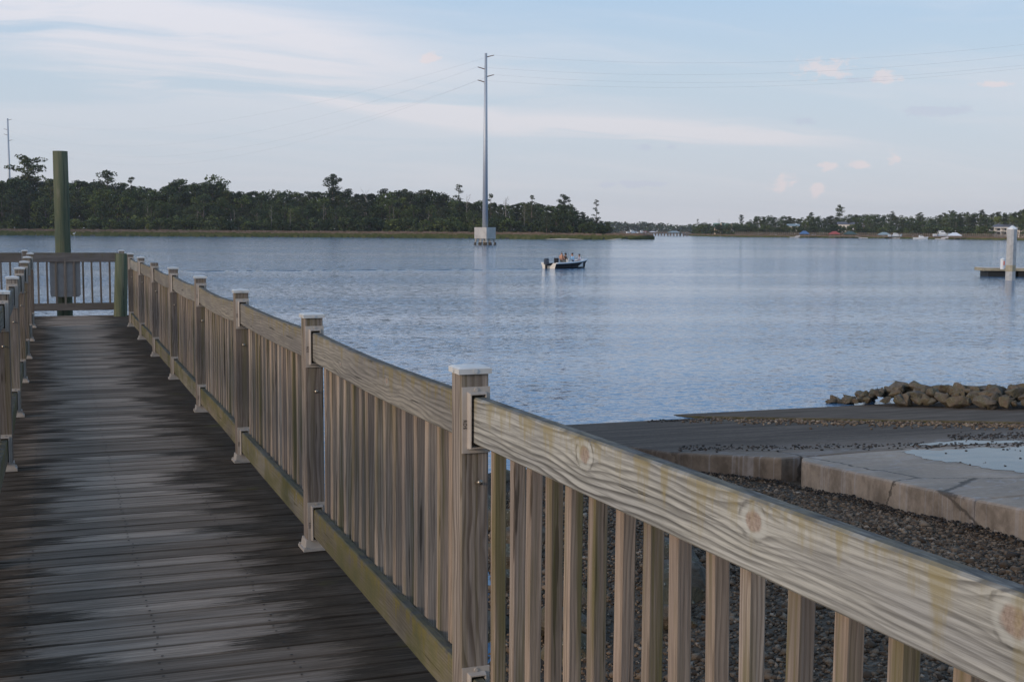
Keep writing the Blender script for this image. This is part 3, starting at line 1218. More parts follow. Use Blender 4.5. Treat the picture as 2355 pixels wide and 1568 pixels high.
def text_mesh(txt, size, depth):
    cu = bpy.data.curves.new('letters', 'FONT')
    cu.body = txt
    cu.size = size
    cu.extrude = depth
    cu.align_x = 'CENTER'
    cu.align_y = 'CENTER'
    cu.space_character = 1.1
    ob = bpy.data.objects.new('letters', cu)
    COL.objects.link(ob)
    dg = bpy.context.evaluated_depsgraph_get()
    dg.update()
    me = bpy.data.meshes.new_from_object(ob.evaluated_get(dg))
    bpy.data.objects.remove(ob, do_unlink=True)
    bpy.data.curves.remove(cu)
    me.materials.clear()
    return me


ME_RDS = text_mesh('RDS', .0150, .0006)
ME_RDS.materials.append(M_LET)
# letters run downward: text x -> -z, text up -> +x, facing -y
ROT_RDS = Matrix(((0, 1, 0), (0, 0, -1), (-1, 0, 0))).to_euler()
TOPZ, LOWZ = 1.003, .140


def railing(name, label, xs, ys, out, near_board=None, letters=()):
    root = empty(name, label, 'railing', (0, 0, DECK))
    drift = (lambda q: -.030 * max(0.0, (YL1 - q) / S)) if out < 0 else (lambda q: 0.0)
    for k, py in enumerate(ys):
        p = link('post', ME_POST, None, root, (xs + drift(py), py, 0), (0, 0, random.uniform(-.02, .02)))
        p.rotation_euler = (random.uniform(-.004, .004), random.uniform(-.007, .003) * out, 0)
        up = NEAR_UP if (near_board is not None and k == 0) else 0
        if up:
            p.scale = (1, 1, 1 + up / HP)
        if not (out > 0 and k == 6):
            link('cap', ME_CAP, None, p, (0, 0, POST_H - .0015), (0, 0, random.uniform(-.03, .03)))
        link('foot_bracket', ME_FOOT, None, p, (0, 0, .002), (0, 0, random.uniform(-.03, .03)))
        for zc in (TOPZ, LOWZ):
            link('rail_bracket', ME_BRK, None, p, (.003 * out, -.0446, zc))
            if k < len(ys) - 1:
                link('rail_bracket', ME_BRK, None, p, (.003 * out, .0446, zc), (0, 0, math.pi))
            if k in letters:
                link('embossed_letters', ME_RDS, None, p, (-.0362 + .003 * out, -.0446 - .0056, zc - .012), ROT_RDS)
        link('bolt', ME_BOLT, None, p, (.004, -.0440, .797 + random.uniform(-.02, .02)), (random.uniform(-.25, .1), 0, random.uniform(-.3, .3)))
        link('bolt', ME_BOLT, None, p, (.004, .0440, .797), (0, 0, math.pi))
    for k in range(len(ys) - 1):
        ya, yb = ys[k], ys[k + 1]
        Lr = yb - ya - .089 - .004
        yc = (ya + yb) / 2
        dx, dr = drift(yc), -math.atan((drift(yb) - drift(ya)) / (yb - ya))
        m = M_RAIL[(k + 2) % 3]
        if near_board is not None and k == 0:
            m = near_board
        sag = 0 if k == 0 else random.uniform(-.022, .004)
        b = board_mesh('top_rail', Lr, .038, .140, sag, random.uniform(-.006, .006))
        up = NEAR_UP if (near_board is not None and k == 0) else 0
        link('top_rail', b, m, root, (xs + dx + .003 * out, yc, TOPZ + up / 2), (0, math.atan(up / S), math.pi / 2 + dr))
        b = board_mesh('bottom_rail', Lr, .038, .140, random.uniform(-.008, .003), random.uniform(-.006, .006))
        link('bottom_rail', b, M_LOWRAIL, root, (xs + dx + .003 * out, yc, LOWZ), (0, 0, math.pi / 2 + dr))
        n = 16
        pitch = (yb - ya) / 17
        for j in range(n):
            link('baluster', ME_BAL[random.randrange(6)], None, root,
                 (xs + drift(ya + pitch * (j + 1)) + out * (.003 + .038 / 2 + .0195) + random.uniform(0, .001), ya + pitch * (j + 1) + random.uniform(-.006, .006), .052),
                 (random.uniform(-.010, .010), random.uniform(-.004, .004), random.choice((0, math.pi)) + random.uniform(-.05, .05)))
    return root


railing('railing', 'weathered timber railing with alloy post caps between boardwalk and boat ramp', XR,
        [YR1 + S * k for k in range(-1, 8)], 1, M_RAIL_NEAR, (1, 2, 3, 4))
railing('railing', 'weathered timber railing along the boardwalk edge away from the ramp', XL,
        [YL1 + S * k for k in range(-2, 6)], -1)

# far end fence
fence = empty('end_fence', 'low timber fence closing the end of the boardwalk', 'fence', (0, 0, DECK))
YF = 23.36
for (fx, fy) in ((-1.0, YF), (-.42, YF + .02), (XR, YF)):
    p = link('post', ME_POST, None, fence, (fx, fy, 0))
    if fx < 1.5:
        link('cap', ME_CAP, None, p, (0, 0, POST_H - .0015))
for zc, hh in ((1.035, .165), (.165, .13)):
    for xa, xb in ((-2.6, -1.05), (-.95, -.47), (-.37, XR - .05)):
        L_ = xb - xa
        link('fence_rail', board_mesh('fence_rail', L_, .040, hh), M_END, fence, ((xa + xb) / 2, YF, zc))
me_sl = MB().obox((0, 0, .41), (.033, .033, .82), 'z', .003).mesh('fence_slat')
me_sl.materials.append(M_ENDV)
for j in range(-16, 7):
    x = .235 + j * .149
    if abs(x + 1.0) < .06 or abs(x + .42) < .06:
        continue
    link('fence_slat', me_sl, None, fence, (x, YF - .002 + random.uniform(-.002, .002), .20), (0, random.uniform(-.008, .008), 0))
# landing deck out to the left behind the fence line carries the fence ends
MB().box((-1.6, YF, -.12), (2.2, .16, .22)).build('landing_beam', M_ENDV, fence)
for q in (-2.5,):
    MB().tube([(q, YF - .05, -DECK - 1.5), (q, YF - .05, -.23)], .11, 10).build('support_pile', M_ENDV, fence)


def rounded_rect(w, h, r, n=6):
    pts = []
    for cx, cy, a0 in ((w / 2 - r, h / 2 - r, 0), (-w / 2 + r, h / 2 - r, 90), (-w / 2 + r, -h / 2 + r, 180), (w / 2 - r, -h / 2 + r, 270)):
        for i in range(n + 1):
            a = math.radians(a0 + 90 * i / n)
            pts.append((cx + r * math.cos(a), cy + r * math.sin(a)))
    return pts


sgn = MB()
rr = rounded_rect(.505, .655, .045)
n = len(rr)
sgn.addm([(x, 0, z) for x, z in rr] + [(x, .006, z) for x, z in rr],
         [tuple(range(n)), tuple(range(2 * n - 1, n - 1, -1))] + [(i, n + i, n + (i + 1) % n, (i + 1) % n) for i in range(n)])
M_SIGN = metal_material('sign_back_metal', (.34, .30, .275), .1, .6)
so = sgn.build('sign_panel', M_SIGN, None)
sc_ = ray(150, 640)
t = (YF + .024) / sc_.y
so.location = (sc_.x * t, YF + .024, EYE + sc_.z * t)
tag(so, 'grey rounded metal sign seen from behind, fixed to the end fence', 'sign')


# green treated piles
def pile_material():
    m, g = mat('green_treated_pile')
    x, y, z = g.sep(g.objco())
    n = g.noise(g.comb(g.mul(x, 16), g.mul(y, 16), g.mul(z, .8)), 1, 4, .6)
    n2 = g.noise(g.comb(g.mul(x, 60), g.mul(y, 60), g.mul(z, 2.2)), 1, 3, .6)
    c = g.ramp(g.add(g.mul(n, .65), g.mul(n2, .35)), [(.3, (.060, .072, .045)), (.5, (.110, .122, .075)), (.7, (.20, .165, .105))])
    tide = g.noise(g.comb(g.mul(x, 2), g.mul(y, 2), g.mul(z, 1.4)), 1, 3, .6)
    c = g.mix(g.mapr(tide, .5, .7, 0, .5), c, (.055, .080, .066))
    ck = g.mapr(g.noise(g.comb(g.mul(x, 34), g.mul(y, 34), g.mul(z, .7)), 1, 3, .55), .62, .67)
    c = g.mix(g.mul(ck, .75), c, (.018, .02, .014))
    blot = g.mapr(g.noise(g.comb(g.mul(x, 7), g.mul(y, 7), g.mul(z, 2.5)), 1, 4, .65), .60, .70)
    c = g.mix(g.mul(blot, .5), c, (.20, .18, .13))
    g.bsdf(c, .85, 0, g.bump(g.sub(g.add(n2, n), g.mul(ck, 2.0)), .6, .012), .25)
    return m


M_PILE = pile_material()


def pile(px_top, py_top, px_bot, py_bot, ydist, rad, label):
    def pt(px, py):
        d = ray(px, py)
        t = ydist / d.y
        return Vector((d.x * t, ydist, EYE + d.z * t))
    a, b = pt(px_top, py_top), pt(px_bot, py_bot)
    d = (b - a).normalized()
    root_z = -2.0
    base = a + d * ((root_z - a.z) / d.z)
    mb = MB()
    n, segs = 20, 9
    L = (a - base).length
    vs, fs = [], []
    rr = random.Random(int(px_top))
    for i in range(segs):
        t = i / (segs - 1)
        rad_i = rad * (1.10 - .16 * t)
        for k in range(n):
            an = 2 * math.pi * k / n
            w = 1 + .02 * math.sin(3 * an + i * .3) + rr.uniform(-.008, .008)
            c = (a - base) * t
            vs.append((c.x + math.cos(an) * rad_i * w, c.y + math.sin(an) * rad_i * w, c.z))
    for i in range(segs - 1):
        for k in range(n):
            k2 = (k + 1) % n
            fs.append((i * n + k, i * n + k2, (i + 1) * n + k2, (i + 1) * n + k))
    fs.append(tuple((segs - 1) * n + k for k in range(n)))
    mb.addm(vs, fs)
    o = mb.build('timber_pile', M_PILE, None, base, smooth=False)
    for p_ in o.data.polygons:
        p_.use_smooth = len(p_.vertices) == 4
    return tag(o, label, 'pile')


pile(138, 348, 149, 718, 23.78, .135, 'tall leaning green treated timber pile behind the end fence')
pile(279.5, 583, 277, 719, 23.12, .118, 'short green timber pile cut level with the end fence')

# ------------------------------------------------------------------ far banks
def leaf_material(name, a, b, c3):
    m, g = mat(name)
    r = g.island()
    o = g.rnd()
    c = g.ramp(r, [(0, a), (.55, b), (1, c3)])
    c = g.mix(1.0, c, g.ramp(o, [(0, (.52, .60, .58)), (.5, (.95, .95, .95)), (.85, (1.15, 1.12, .88)), (1, (1.5, 1.38, .9))]), 'MULTIPLY')
    g.bsdf(c, .75, 0, None, .25)
    return m


M_PINE = leaf_material('pine_needles', (.026, .036, .020), (.050, .067, .034), (.086, .103, .049))
M_OAK = leaf_material('broad_leaves', (.029, .044, .019), (.059, .083, .031), (.105, .135, .052))
M_YELGREEN = leaf_material('yellow_green_leaves', (.06, .08, .022), (.12, .15, .045), (.19, .21, .07))  # lighter yellow-green foliage for some trees and shrubs
M_BARK = plain('tree_bark', (.15, .115, .095), .9, 0, .3, 2)
M_BARE = plain('dead_wood', (.26, .225, .20), .9, 0, .2, 2)


def leaf_cloud(centres, radii, count, size, flat=0.0, seed=0):
    """many small leaf-sprays (quads) spread through ellipsoids"""
    r = np.random.default_rng(seed)
    C = np.repeat(np.asarray(centres, float), count, 0)
    Rr = np.repeat(np.asarray(radii, float), count, 0)
    n = len(C)
    d = r.normal(size=(n, 3))
    d /= np.linalg.norm(d, axis=1)[:, None]
    P = C + d * Rr * (r.uniform(.25, 1.0, n) ** .5)[:, None]
    a = r.normal(size=(n, 3))
    a[:, 2] *= (1 - flat)
    a /= np.linalg.norm(a, axis=1)[:, None]
    b = r.normal(size=(n, 3))
    b[:, 2] *= (1 - flat)
    b -= a * (a * b).sum(1)[:, None]
    b /= np.linalg.norm(b, axis=1)[:, None]
    s = size * r.uniform(.55, 1.35, n)
    a *= s[:, None]
    b *= (s * r.uniform(.45, .9, n))[:, None]
    V = np.stack([P - a - b * .4, P + a * .2 - b, P + a + b * .3, P - a * .3 + b], 1).reshape(-1, 3)
    Fa = np.arange(4 * n).reshape(n, 4)
    return V, Fa


def tree_proto(kind, seed):
    """returns (trunk mesh, crown mesh, height)"""
    r = random.Random(seed)
    mb = MB()
    cs, rs = [], []
    if kind in ('pine', 'flatpine', 'sparsepine'):
        H = 22.0
        lean = r.uniform(-.5, .5)
        pts = [(lean * (t ** 2) * 1.2, r.uniform(-.1, .1), H * t * .97) for t in (0, .25, .5, .75, 1)]
        mb.tube(pts, [.34, .30, .25, .17, .06], 7)
        lo = {'pine': .38, 'flatpine': .66, 'sparsepine': .30}[kind]
        nl = {'pine': 17, 'flatpine': 12, 'sparsepine': 11}[kind]
        for i in range(nl):
            t = lo + (.98 - lo) * (i + r.uniform(-.3, .3)) / (nl - 1)
            t = min(.99, max(lo, t))
            z0 = H * t
            q = (t - lo) / (1 - lo)
            reach = {'pine': 4.3 * (1 - q) ** .6 * (.45 + .9 * min(1, q * 2.5)) + .8, 'flatpine': 4.3 * (1 - abs(q - .5) * .9) + .5,
                     'sparsepine': 3.2 * (1 - q * .55) * r.uniform(.5, 1.1)}[kind]
            an = i * 2.4 + r.uniform(-.5, .5)
            ln = reach * r.uniform(.75, 1.1)
            p0 = Vector((lean * t * t * 1.2, 0, z0 - .6))
            p1 = p0 + Vector((math.cos(an) * ln, math.sin(an) * ln, ln * r.uniform(.12, .38)))
            mb.tube([p0, (p0 + p1) / 2 + Vector((0, 0, -.1)), p1], [.10, .07, .03], 4, False)
            for f in ((.95, .62, .3) if kind != 'sparsepine' else (.95, .6)):
                c = p0.lerp(p1, f) + Vector((r.uniform(-.5, .5), r.uniform(-.5, .5), .45))
                k = r.uniform(.8, 1.25) * (1.0 if kind != 'sparsepine' else .8)
                cs.append(c)
                rs.append((1.55 * k, 1.55 * k, .75 * k))
        cs.append((lean * 1.2, 0, H * .97))
        rs.append((1.5, 1.5, 1.0))
        V, Fa = leaf_cloud(cs, rs, 54 if kind != 'sparsepine' else 34, .30, .35, seed)
    elif kind == 'broad':
        H = 18.0
        mb.tube([(0, 0, 0), (.2, .1, 5), (.1, 0, 10), (0, 0, 15)], [.42, .34, .22, .06], 7)
        W = r.uniform(4.2, 5.4)
        for i in range(40):
            zt = r.uniform(.12, .95)
            prof = math.sin(math.pi * min(1, (zt * .86 + .10))) ** .55
            an = r.uniform(0, 6.28)
            rad = W * prof * r.uniform(.45, 1.0)
            c = Vector((math.cos(an) * rad, math.sin(an) * rad, H * zt))
            cs.append(c)
            k = r.uniform(.8, 1.5)
            rs.append((1.5 * k, 1.5 * k, 1.1 * k))
            if i % 4 == 0:
                mb.tube([(0, 0, H * zt * .6), c], [.12, .03], 4, False)
        V, Fa = leaf_cloud(cs, rs, 66, .34, .1, seed)
    elif kind == 'bush':
        H = 7.0
        for k in range(4):
            an = k * 1.6
            mb.tube([(0, 0, 0), (math.cos(an) * 1.2, math.sin(an) * 1.2, 4)], [.14, .04], 5)
        for i in range(22):
            zt = r.uniform(.08, .9)
            an = r.uniform(0, 6.28)
            rad = 3.6 * math.sqrt(max(.05, 1 - (zt - .3) ** 2 / .55)) * r.uniform(.3, 1)
            cs.append((math.cos(an) * rad, math.sin(an) * rad, H * zt))
            k = r.uniform(.8, 1.3)
            rs.append((1.2 * k, 1.2 * k, .9 * k))
        V, Fa = leaf_cloud(cs, rs, 60, .32, .05, seed)
    else:   # snag
        H = 18.0
        pts = [(0, 0, 0), (.2, 0, 6), (.1, .1, 12), (.4, 0, 18)]
        mb.tube(pts, [.30, .24, .16, .04], 6)
        for i in range(13):
            z0 = 18 * r.uniform(.45, .95)
            an = r.uniform(0, 6.28)
            ln = r.uniform(1.2, 3.0)
            p0 = Vector((.15, 0, z0))
            p1 = p0 + Vector((math.cos(an) * ln, math.sin(an) * ln, ln * r.uniform(.3, .9)))
            mb.tube([p0, p1], [.08, .025], 4, False)
            p2 = p1 + Vector((r.uniform(-.6, .6), r.uniform(-.6, .6), r.uniform(.2, 1)))
            mb.tube([p0.lerp(p1, .6), p2], [.05, .02], 4, False)
        V, Fa = leaf_cloud([(0, 0, 15), (.3, .4, 12)], [(2, 2, 2), (2, 2, 2)], 22, .22, .2, seed)
    tm = mb.mesh('trunk', True)
    tm.materials.append(M_BARE if kind == 'snag' else M_BARK)
    cm = np_mesh('crown', V, Fa)
    return tm, cm, H


PROTO = {}
for kd, cnt in (('pine', 4), ('flatpine', 3), ('sparsepine', 3), ('broad', 5), ('bush', 4), ('snag', 3)):
    PROTO[kd] = [tree_proto(kd, 50 + 7 * i + len(kd) * 31) for i in range(cnt)]
LEAF = {'pine': M_PINE, 'flatpine': M_PINE, 'sparsepine': M_PINE, 'broad': M_OAK, 'bush': M_OAK, 'snag': M_PINE}
for kd in PROTO:
    for t_, c_, h_ in PROTO[kd]:
        c_.materials.append(LEAF[kd])
YELGREEN = []
for (t_, c_, h_) in PROTO['broad'][:2] + PROTO['bush'][:2]:
    q = c_.copy()
    q.materials.clear()
    q.materials.append(M_YELGREEN)
    YELGREEN.append((t_, q, h_))
KINDNAME = {'pine': 'pine_tree', 'flatpine': 'pine_tree', 'sparsepine': 'pine_tree', 'broad': 'broadleaf_tree', 'bush': 'shoreline_shrub', 'snag': 'dead_tree'}


def tree(kind, p, height, label, group=None, wide=1.0, proto=None):
    t_, c_, h_ = proto or random.choice(PROTO[kind])
    k = height / h_
    root = empty(KINDNAME[kind], label, 'shrub' if kind == 'bush' else 'tree', p, random.uniform(0, 6.28), group,
                 (k * wide, k * wide, k))
    link('trunk', t_, None, root)
    link('crown', c_, None, root)
    return root


def interp(tab, x):
    return float(np.interp(x, [a for a, b in tab], [b for a, b in tab]))


# --- left bank
WL_L = [(-260, 539.5), (0, 541.3), (500, 545), (1000, 548.2), (1300, 551), (1420, 551.6), (1505, 550.6)]
SKY_L = [(-260, 412), (0, 412), (40, 400), (110, 408), (180, 412), (230, 412), (290, 420), (340, 434), (400, 420), (440, 420), (490, 412),
         (530, 430), (580, 438), (650, 436), (700, 441), (760, 432), (800, 436), (850, 441), (880, 432), (960, 434), (1010, 438), (1050, 446),
         (1080, 462), (1110, 455), (1150, 466), (1190, 466), (1225, 462), (1260, 468), (1300, 462), (1330, 482), (1360, 500), (1392, 506), (1412, 524)]


def left_shore(px):
    return gz(px, interp(WL_L, px), 0)


def marsh_material():
    m, g = mat('marsh_grass')
    x, y, z = g.sep(g.pos())
    r = g.island()
    green = g.ramp(r, [(0, (.055, .070, .020)), (.6, (.095, .105, .034)), (1, (.13, .125, .05))])
    seed = g.ramp(r, [(0, (.13, .09, .062)), (.6, (.20, .14, .105)), (1, (.24, .175, .13))])
    gen = g.n.new('ShaderNodeAttribute')
    gen.attribute_name = 'tall'
    g.bsdf(g.mix(gen.outputs['Fac'], green, seed), .9, 0, None, .2)
    return m


M_MARSH = marsh_material()
M_MUD = plain('bank_soil', (.075, .062, .045), .95, 0, .3, .3)
M_SAND = plain('pale_sand', (.42, .36, .29), .95, 0, .15, 1)


def bank(name, tab, px0, px1, step, depth, label, hgt, tip=None):
    """low soil bank behind a waterline given in bearings"""
    mb = MB()
    ring = []
    px = px0
    while px <= px1:
        p = gz(px, interp(tab, px), 0)
        d = Vector((p.x, p.y, 0)).normalized()
        dep = depth if tip is None else depth * max(.06, 1 - sstep(tip[0], tip[1], px))
        ring.append((p, p + d * min(3, dep * .3) + Vector((0, 0, hgt * .5)), p + d * dep * .5 + Vector((0, 0, hgt)), p + d * dep + Vector((0, 0, hgt * 1.1))))
        px += step
    vs = [q for r_ in ring for q in (r_[0] - Vector((0, 0, .4)), r_[1], r_[2], r_[3])]
    fs = []
    for i in range(len(ring) - 1):
        for j in range(3):
            fs.append((i * 4 + j, (i + 1) * 4 + j, (i + 1) * 4 + j + 1, i * 4 + j + 1))
    mb.addm(vs, fs)
    o = mb.build(name, M_MUD, smooth=True)
    return tag(o, label, kind='structure')


bank('left_bank', WL_L, -260, 1505, 15, 170, 'low wooded bank across the river', 1.0, (1392, 1440))


def marsh(name, tab, px0, px1, count, depth, hgt, label, tip=None):
    r = np.random.default_rng(5)
    V, T = [], []
    for i in range(count):
        px = r.uniform(px0, px1)
        p = gz(px, interp(tab, px), 0)
        d = Vector((p.x, p.y, 0)).normalized()
        t = Vector((d.y, -d.x, 0))
        dep = depth if tip is None else depth * max(.10, 1 - sstep(tip[0], tip[1], px))
        f = r.uniform(0, 1) ** .8
        q = p + d * (f * dep + .3)
        h = hgt * (.62 + .75 * f) * r.uniform(.75, 1.15)
        if tip is not None:
            h *= max(.45, 1 - .5 * sstep(tip[0] + 60, tip[1] + 60, px))
        w = r.uniform(.5, 1.1)
        z0 = .15 + .7 * f
        sk = r.uniform(-.4, .4)
        a = t * w
        V += [q - a + Vector((0, 0, z0 - .5)), q + a + Vector((0, 0, z0 - .5)), q + a * .8 + t * sk + d * r.uniform(-.2, .2) + Vector((0, 0, z0 + h * r.uniform(.8, 1))),
              q - a * .6 + t * sk + Vector((0, 0, z0 + h))]
        tl = 1.0 if f > .48 + r.uniform(-.16, .16) else 0.0
        T += [tl] * 4
    V = np.array([v[:] for v in V])
    me = np_mesh(name, V, np.arange(len(V)).reshape(-1, 4))
    at = me.attributes.new('tall', 'FLOAT', 'POINT')
    at.data.foreach_set('value', np.array(T, dtype=np.float32))
    return tag(link(name, me, M_MARSH), label, 'grass', kind='stuff')


marsh('marsh_grass', WL_L, -230, 1500, 15000, 34, 1.35, 'green and russet marsh grass fringing the wooded bank', (1400, 1500))
# sandy scrap of beach on the point
sb = MB()
for (xa, xb) in ((1252, 1345), (1395, 1450)):
    ps = []
    for k in range(13):
        x = xa + (xb - xa) * k / 12
        p = left_shore(x)
        d = Vector((p.x, p.y, 0)).normalized()
        wv_ = math.sin(math.pi * k / 12) * random.uniform(.7, 1.2)
        ps.append((p - d * 1.5 * wv_ - Vector((0, 0, .05)), p + d * .4 + Vector((0, 0, .02 + .45 * wv_))))
    sb.addm([q for pr in ps for q in pr], [(2 * i, 2 * i + 2, 2 * i + 3, 2 * i + 1) for i in range(12)])
tag(sb.build('sand_beach', M_SAND), 'thin strip of pale sand at the foot of the marsh', kind='structure')

GL = 'trees of the wood on the marsh-fringed bank'
LABL = {'pine': 'dark pine of the wood behind the marsh grass',
        'broad': 'broadleaf tree of the wood behind the marsh grass',
        'bush': 'green shrub at the foot of the wood behind the marsh grass'}
# back rows reach the skyline, front rows are lower
for row, (off, frac, step) in enumerate(((100, (.90, 1.0), 11.5), (78, (.78, .95), 15), (56, (.55, .80), 20))):
    px = -60 + row * 5
    while px < 1402:
        p = left_shore(px)
        dist = p.length + off * (.55 if px > 1250 else 1) + random.uniform(-7, 7)
        q = at_dist(px, dist)
        zt = z_at(px, interp(SKY_L, px) + random.uniform(-3, 6), dist)
        h = (zt - .8) * random.uniform(*frac)
        kind = random.choices(('pine', 'broad'), ((.55, .45), (.45, .55), (.25, .75))[row])[0]
        h = max(h, 4.5)
        rl_ = (' and reaching its skyline', ' in its middle rank', ' low in its front rank')[row]
        tree(kind, (q.x, q.y, .8), h, LABL[kind].replace('tall ', '') + rl_, GL + rl_, random.uniform(.8, 1.1) * (1.25 if h < 9 else 1.0))
        px += step * random.uniform(.75, 1.25)
px = -60
while px < 1408:
    p = left_shore(px)
    dist = p.length + (46 if px < 1250 else 34) + random.uniform(-5, 4)
    q = at_dist(px, dist)
    pr = random.choice(YELGREEN[2:]) if random.random() < .12 else None
    tree('bush', (q.x, q.y, .7), random.uniform(4.5, 9.0) * (1 if px < 1330 else .75), LABL['bush'] if pr is None else 'yellow-green shrub at the foot of the wood behind the marsh grass',
         'shrubs at the foot of the wood' if pr is None else 'yellow-green shrubs of the wood', random.uniform(.9, 1.3), pr)
    px += random.uniform(12, 18)


def special(kind, px, ytop, off, label, wide=1.0, k=0, shore=left_shore, group=None):
    p = shore(px)
    dist = p.length + off
    q = at_dist(px, dist)
    return tree(kind, (q.x, q.y, .8), z_at(px, ytop, dist) - .8, label, group, wide, PROTO[kind][k])


special('flatpine', 70, 364, 95, 'spreading tall pine towering beside the distant transmission pole', 1.15, 0)
special('pine', 251, 393, 90, 'pointed pine rising above the wood just right of the tall green pile', .9, 1)
special('sparsepine', 303, 409, 85, 'thin half-bare pine beside the pointed pine', .9, 0)
special('broad', 415, 410, 90, 'round-topped broadleaf tree at a high bump of the woodland skyline', .9, 1)
special('broad', 492, 401, 90, 'bulky broadleaf tree making the tallest dome of the wood', 1.05, 2)
special('flatpine', 765, 405, 85, 'pine with a flat umbrella top standing above mid wood', .85, 1)
special('snag', 843, 437, 75, 'small open-crowned tree poking over the mid wood', .7, 0)
special('sparsepine', 1056, 425, 80, 'airy pine standing at the edge of a skyline gap', .9, 1)
special('snag', 1072, 446, 70, 'bare grey snag beside the airy pine', .8, 1)
special('sparsepine', 1128, 446, 75, 'loose pine just right of the pylon pole', .9, 2)
special('snag', 1163, 455, 70, 'dead tree with bare twigs right of the pylon pole', .9, 2)
special('sparsepine', 1222, 450, 60, 'scraggy pine in the thinning end of the wood', .9, 0)
special('pine', 1297, 450, 60, 'dome-crowned pine near the end of the wood', .95, 2)
special('sparsepine', 1371, 460, 48, 'lone thin pine standing clear above the tip of the wood', .75, 1)
for i, x in enumerate((342, 455, 540, 625, 668, 745, 905, 985, 1205)):
    special('snag', x, 468 + (i * 7) % 17, 47, 'pale dead trunk standing in front of the dark wood', .5, i % 3, group='pale dead trunks before the wood')

# --- right bank
WL_R = [(1560, 541.6), (1600, 543.2), (1700, 545.6), (1850, 547), (2000, 548.4), (2200, 551), (2355, 553.4), (2600, 557)]
SKY_R = [(1580, 520), (1605, 510), (1640, 512), (1700, 512), (1740, 498), (1800, 499), (1850, 500), (1900, 498), (1960, 494), (2020, 492), (2080, 496),
         (2130, 500), (2170, 492), (2220, 490), (2260, 492), (2320, 488), (2420, 484), (2600, 478)]


def right_shore(px):
    return gz(px, interp(WL_R, px), 0)


bank('right_bank', WL_R, 1570, 2600, 20, 160, 'low marshy bank lined with boathouses', 1.1)
marsh('marsh_grass', WL_R, 1585, 2450, 6500, 22, .6, 'olive marsh grass along the bank with the boathouses')
GR = 'trees behind the boathouses'
LABR = {'pine': 'dark pine among the trees behind the boathouses', 'broad': 'leafy broadleaf tree among the trees behind the boathouses',
        'bush': 'rounded shrub behind the shore boardwalk'}
for row, (off, frac, step) in enumerate(((110, (.98, 1.06), 12), (80, (.78, .96), 15))):
    px = 1596 + row * 4
    while px < 2440:
        p = right_shore(px)
        dist = p.length + off + random.uniform(-8, 8)
        q = at_dist(px, dist)
        zt = z_at(px, interp(SKY_R, px) + random.uniform(-2, 4), dist)
        kind = random.choices(('pine', 'broad'), (.35, .65))[0]
        pr = random.choice(YELGREEN[:2]) if kind == 'broad' and px > 2240 and random.random() < .5 else None
        tree(kind, (q.x, q.y, 1), max(5, (zt - 1) * random.uniform(*frac)), LABR[kind] + (' on the skyline', ' in the front rank')[row] if pr is None else 'light green tree near the white house', GR + (' on the skyline', ' in front')[row] if pr is None else 'light green trees near the white house', random.uniform(.95, 1.3), pr)
        px += step * random.uniform(.7, 1.25)
px = 1600
while px < 2440:
    if not 2268 < px < 2385:
        p = right_shore(px)
        q = at_dist(px, p.length + 52 + random.uniform(-6, 6))
        pr = random.choice(YELGREEN[2:]) if px > 2220 and random.random() < .5 else None
        tree('bush', (q.x, q.y, .9), random.uniform(5, 8.5), LABR['bush'] if pr is None else 'light green shrub beside the white house', 'shrubs behind the shore boardwalk' if pr is None else 'light green shrubs beside the white house', random.uniform(1, 1.4), pr)
    px += random.uniform(11, 17)
for (kind, x, yt, k, w, lab) in [
        ('flatpine', 1928, 474, 0, .75, 'tall bare-stemmed pine with a layered top above the red boathouse'),
        ('sparsepine', 2048, 486, 1, .9, 'thin pine above the grey-roofed boathouse'),
        ('flatpine', 2112, 490, 1, .8, 'pine standing proud between the two lifted boats'),
        ('flatpine', 2187, 486, 2, .9, 'spreading pine with a pale trunk behind the white-roofed boathouse'),
        ('sparsepine', 2222, 488, 0, .9, 'wispy pine right of the white-roofed boathouse'),
        ('flatpine', 2254, 485, 0, .7, 'small umbrella pine left of the white house'),
        ('pine', 2350, 482, 2, 1.0, 'big rounded pine behind the white house'),
        ('pine', 1703, 494, 1, .7, 'narrow spired pine near the green-roofed house'),
        ('sparsepine', 1603, 504, 2, .9, 'straggly pine at the creek mouth'),
        ('snag', 1652, 503, 0, .9, 'thin leafless tree above the green-roofed house'),
        ('pine', 1862, 489, 3, .8, 'pine topping the ridge left of the blue boathouse')]:
    special(kind, x, yt, 118, lab, w, k, right_shore)

# --- far wooded shore up the creek
def far_wood():
    r = np.random.default_rng(3)
    D = 1750.0
    cs, rs = [], []
    px = 1330.0
    while px < 1680:
        p = at_dist(px, D + r.uniform(-30, 90))
        top = z_at(px, float(np.interp(px, [1330, 1420, 1500, 1590, 1680], [512, 514, 517, 521, 524])) + r.uniform(-2.5, 2.5), D)
        z = 1.0
        while z < top:
            cs.append((p.x + r.uniform(-4, 4), p.y + r.uniform(-4, 4), z))
            k = r.uniform(.8, 1.3)
            rs.append((5.0 * k, 5.0 * k, 2.6 * k))
            z += r.uniform(2.0, 3.4)
        px += r.uniform(4, 7)
    return leaf_cloud(cs, rs, 26, 1.5, .1, 9)


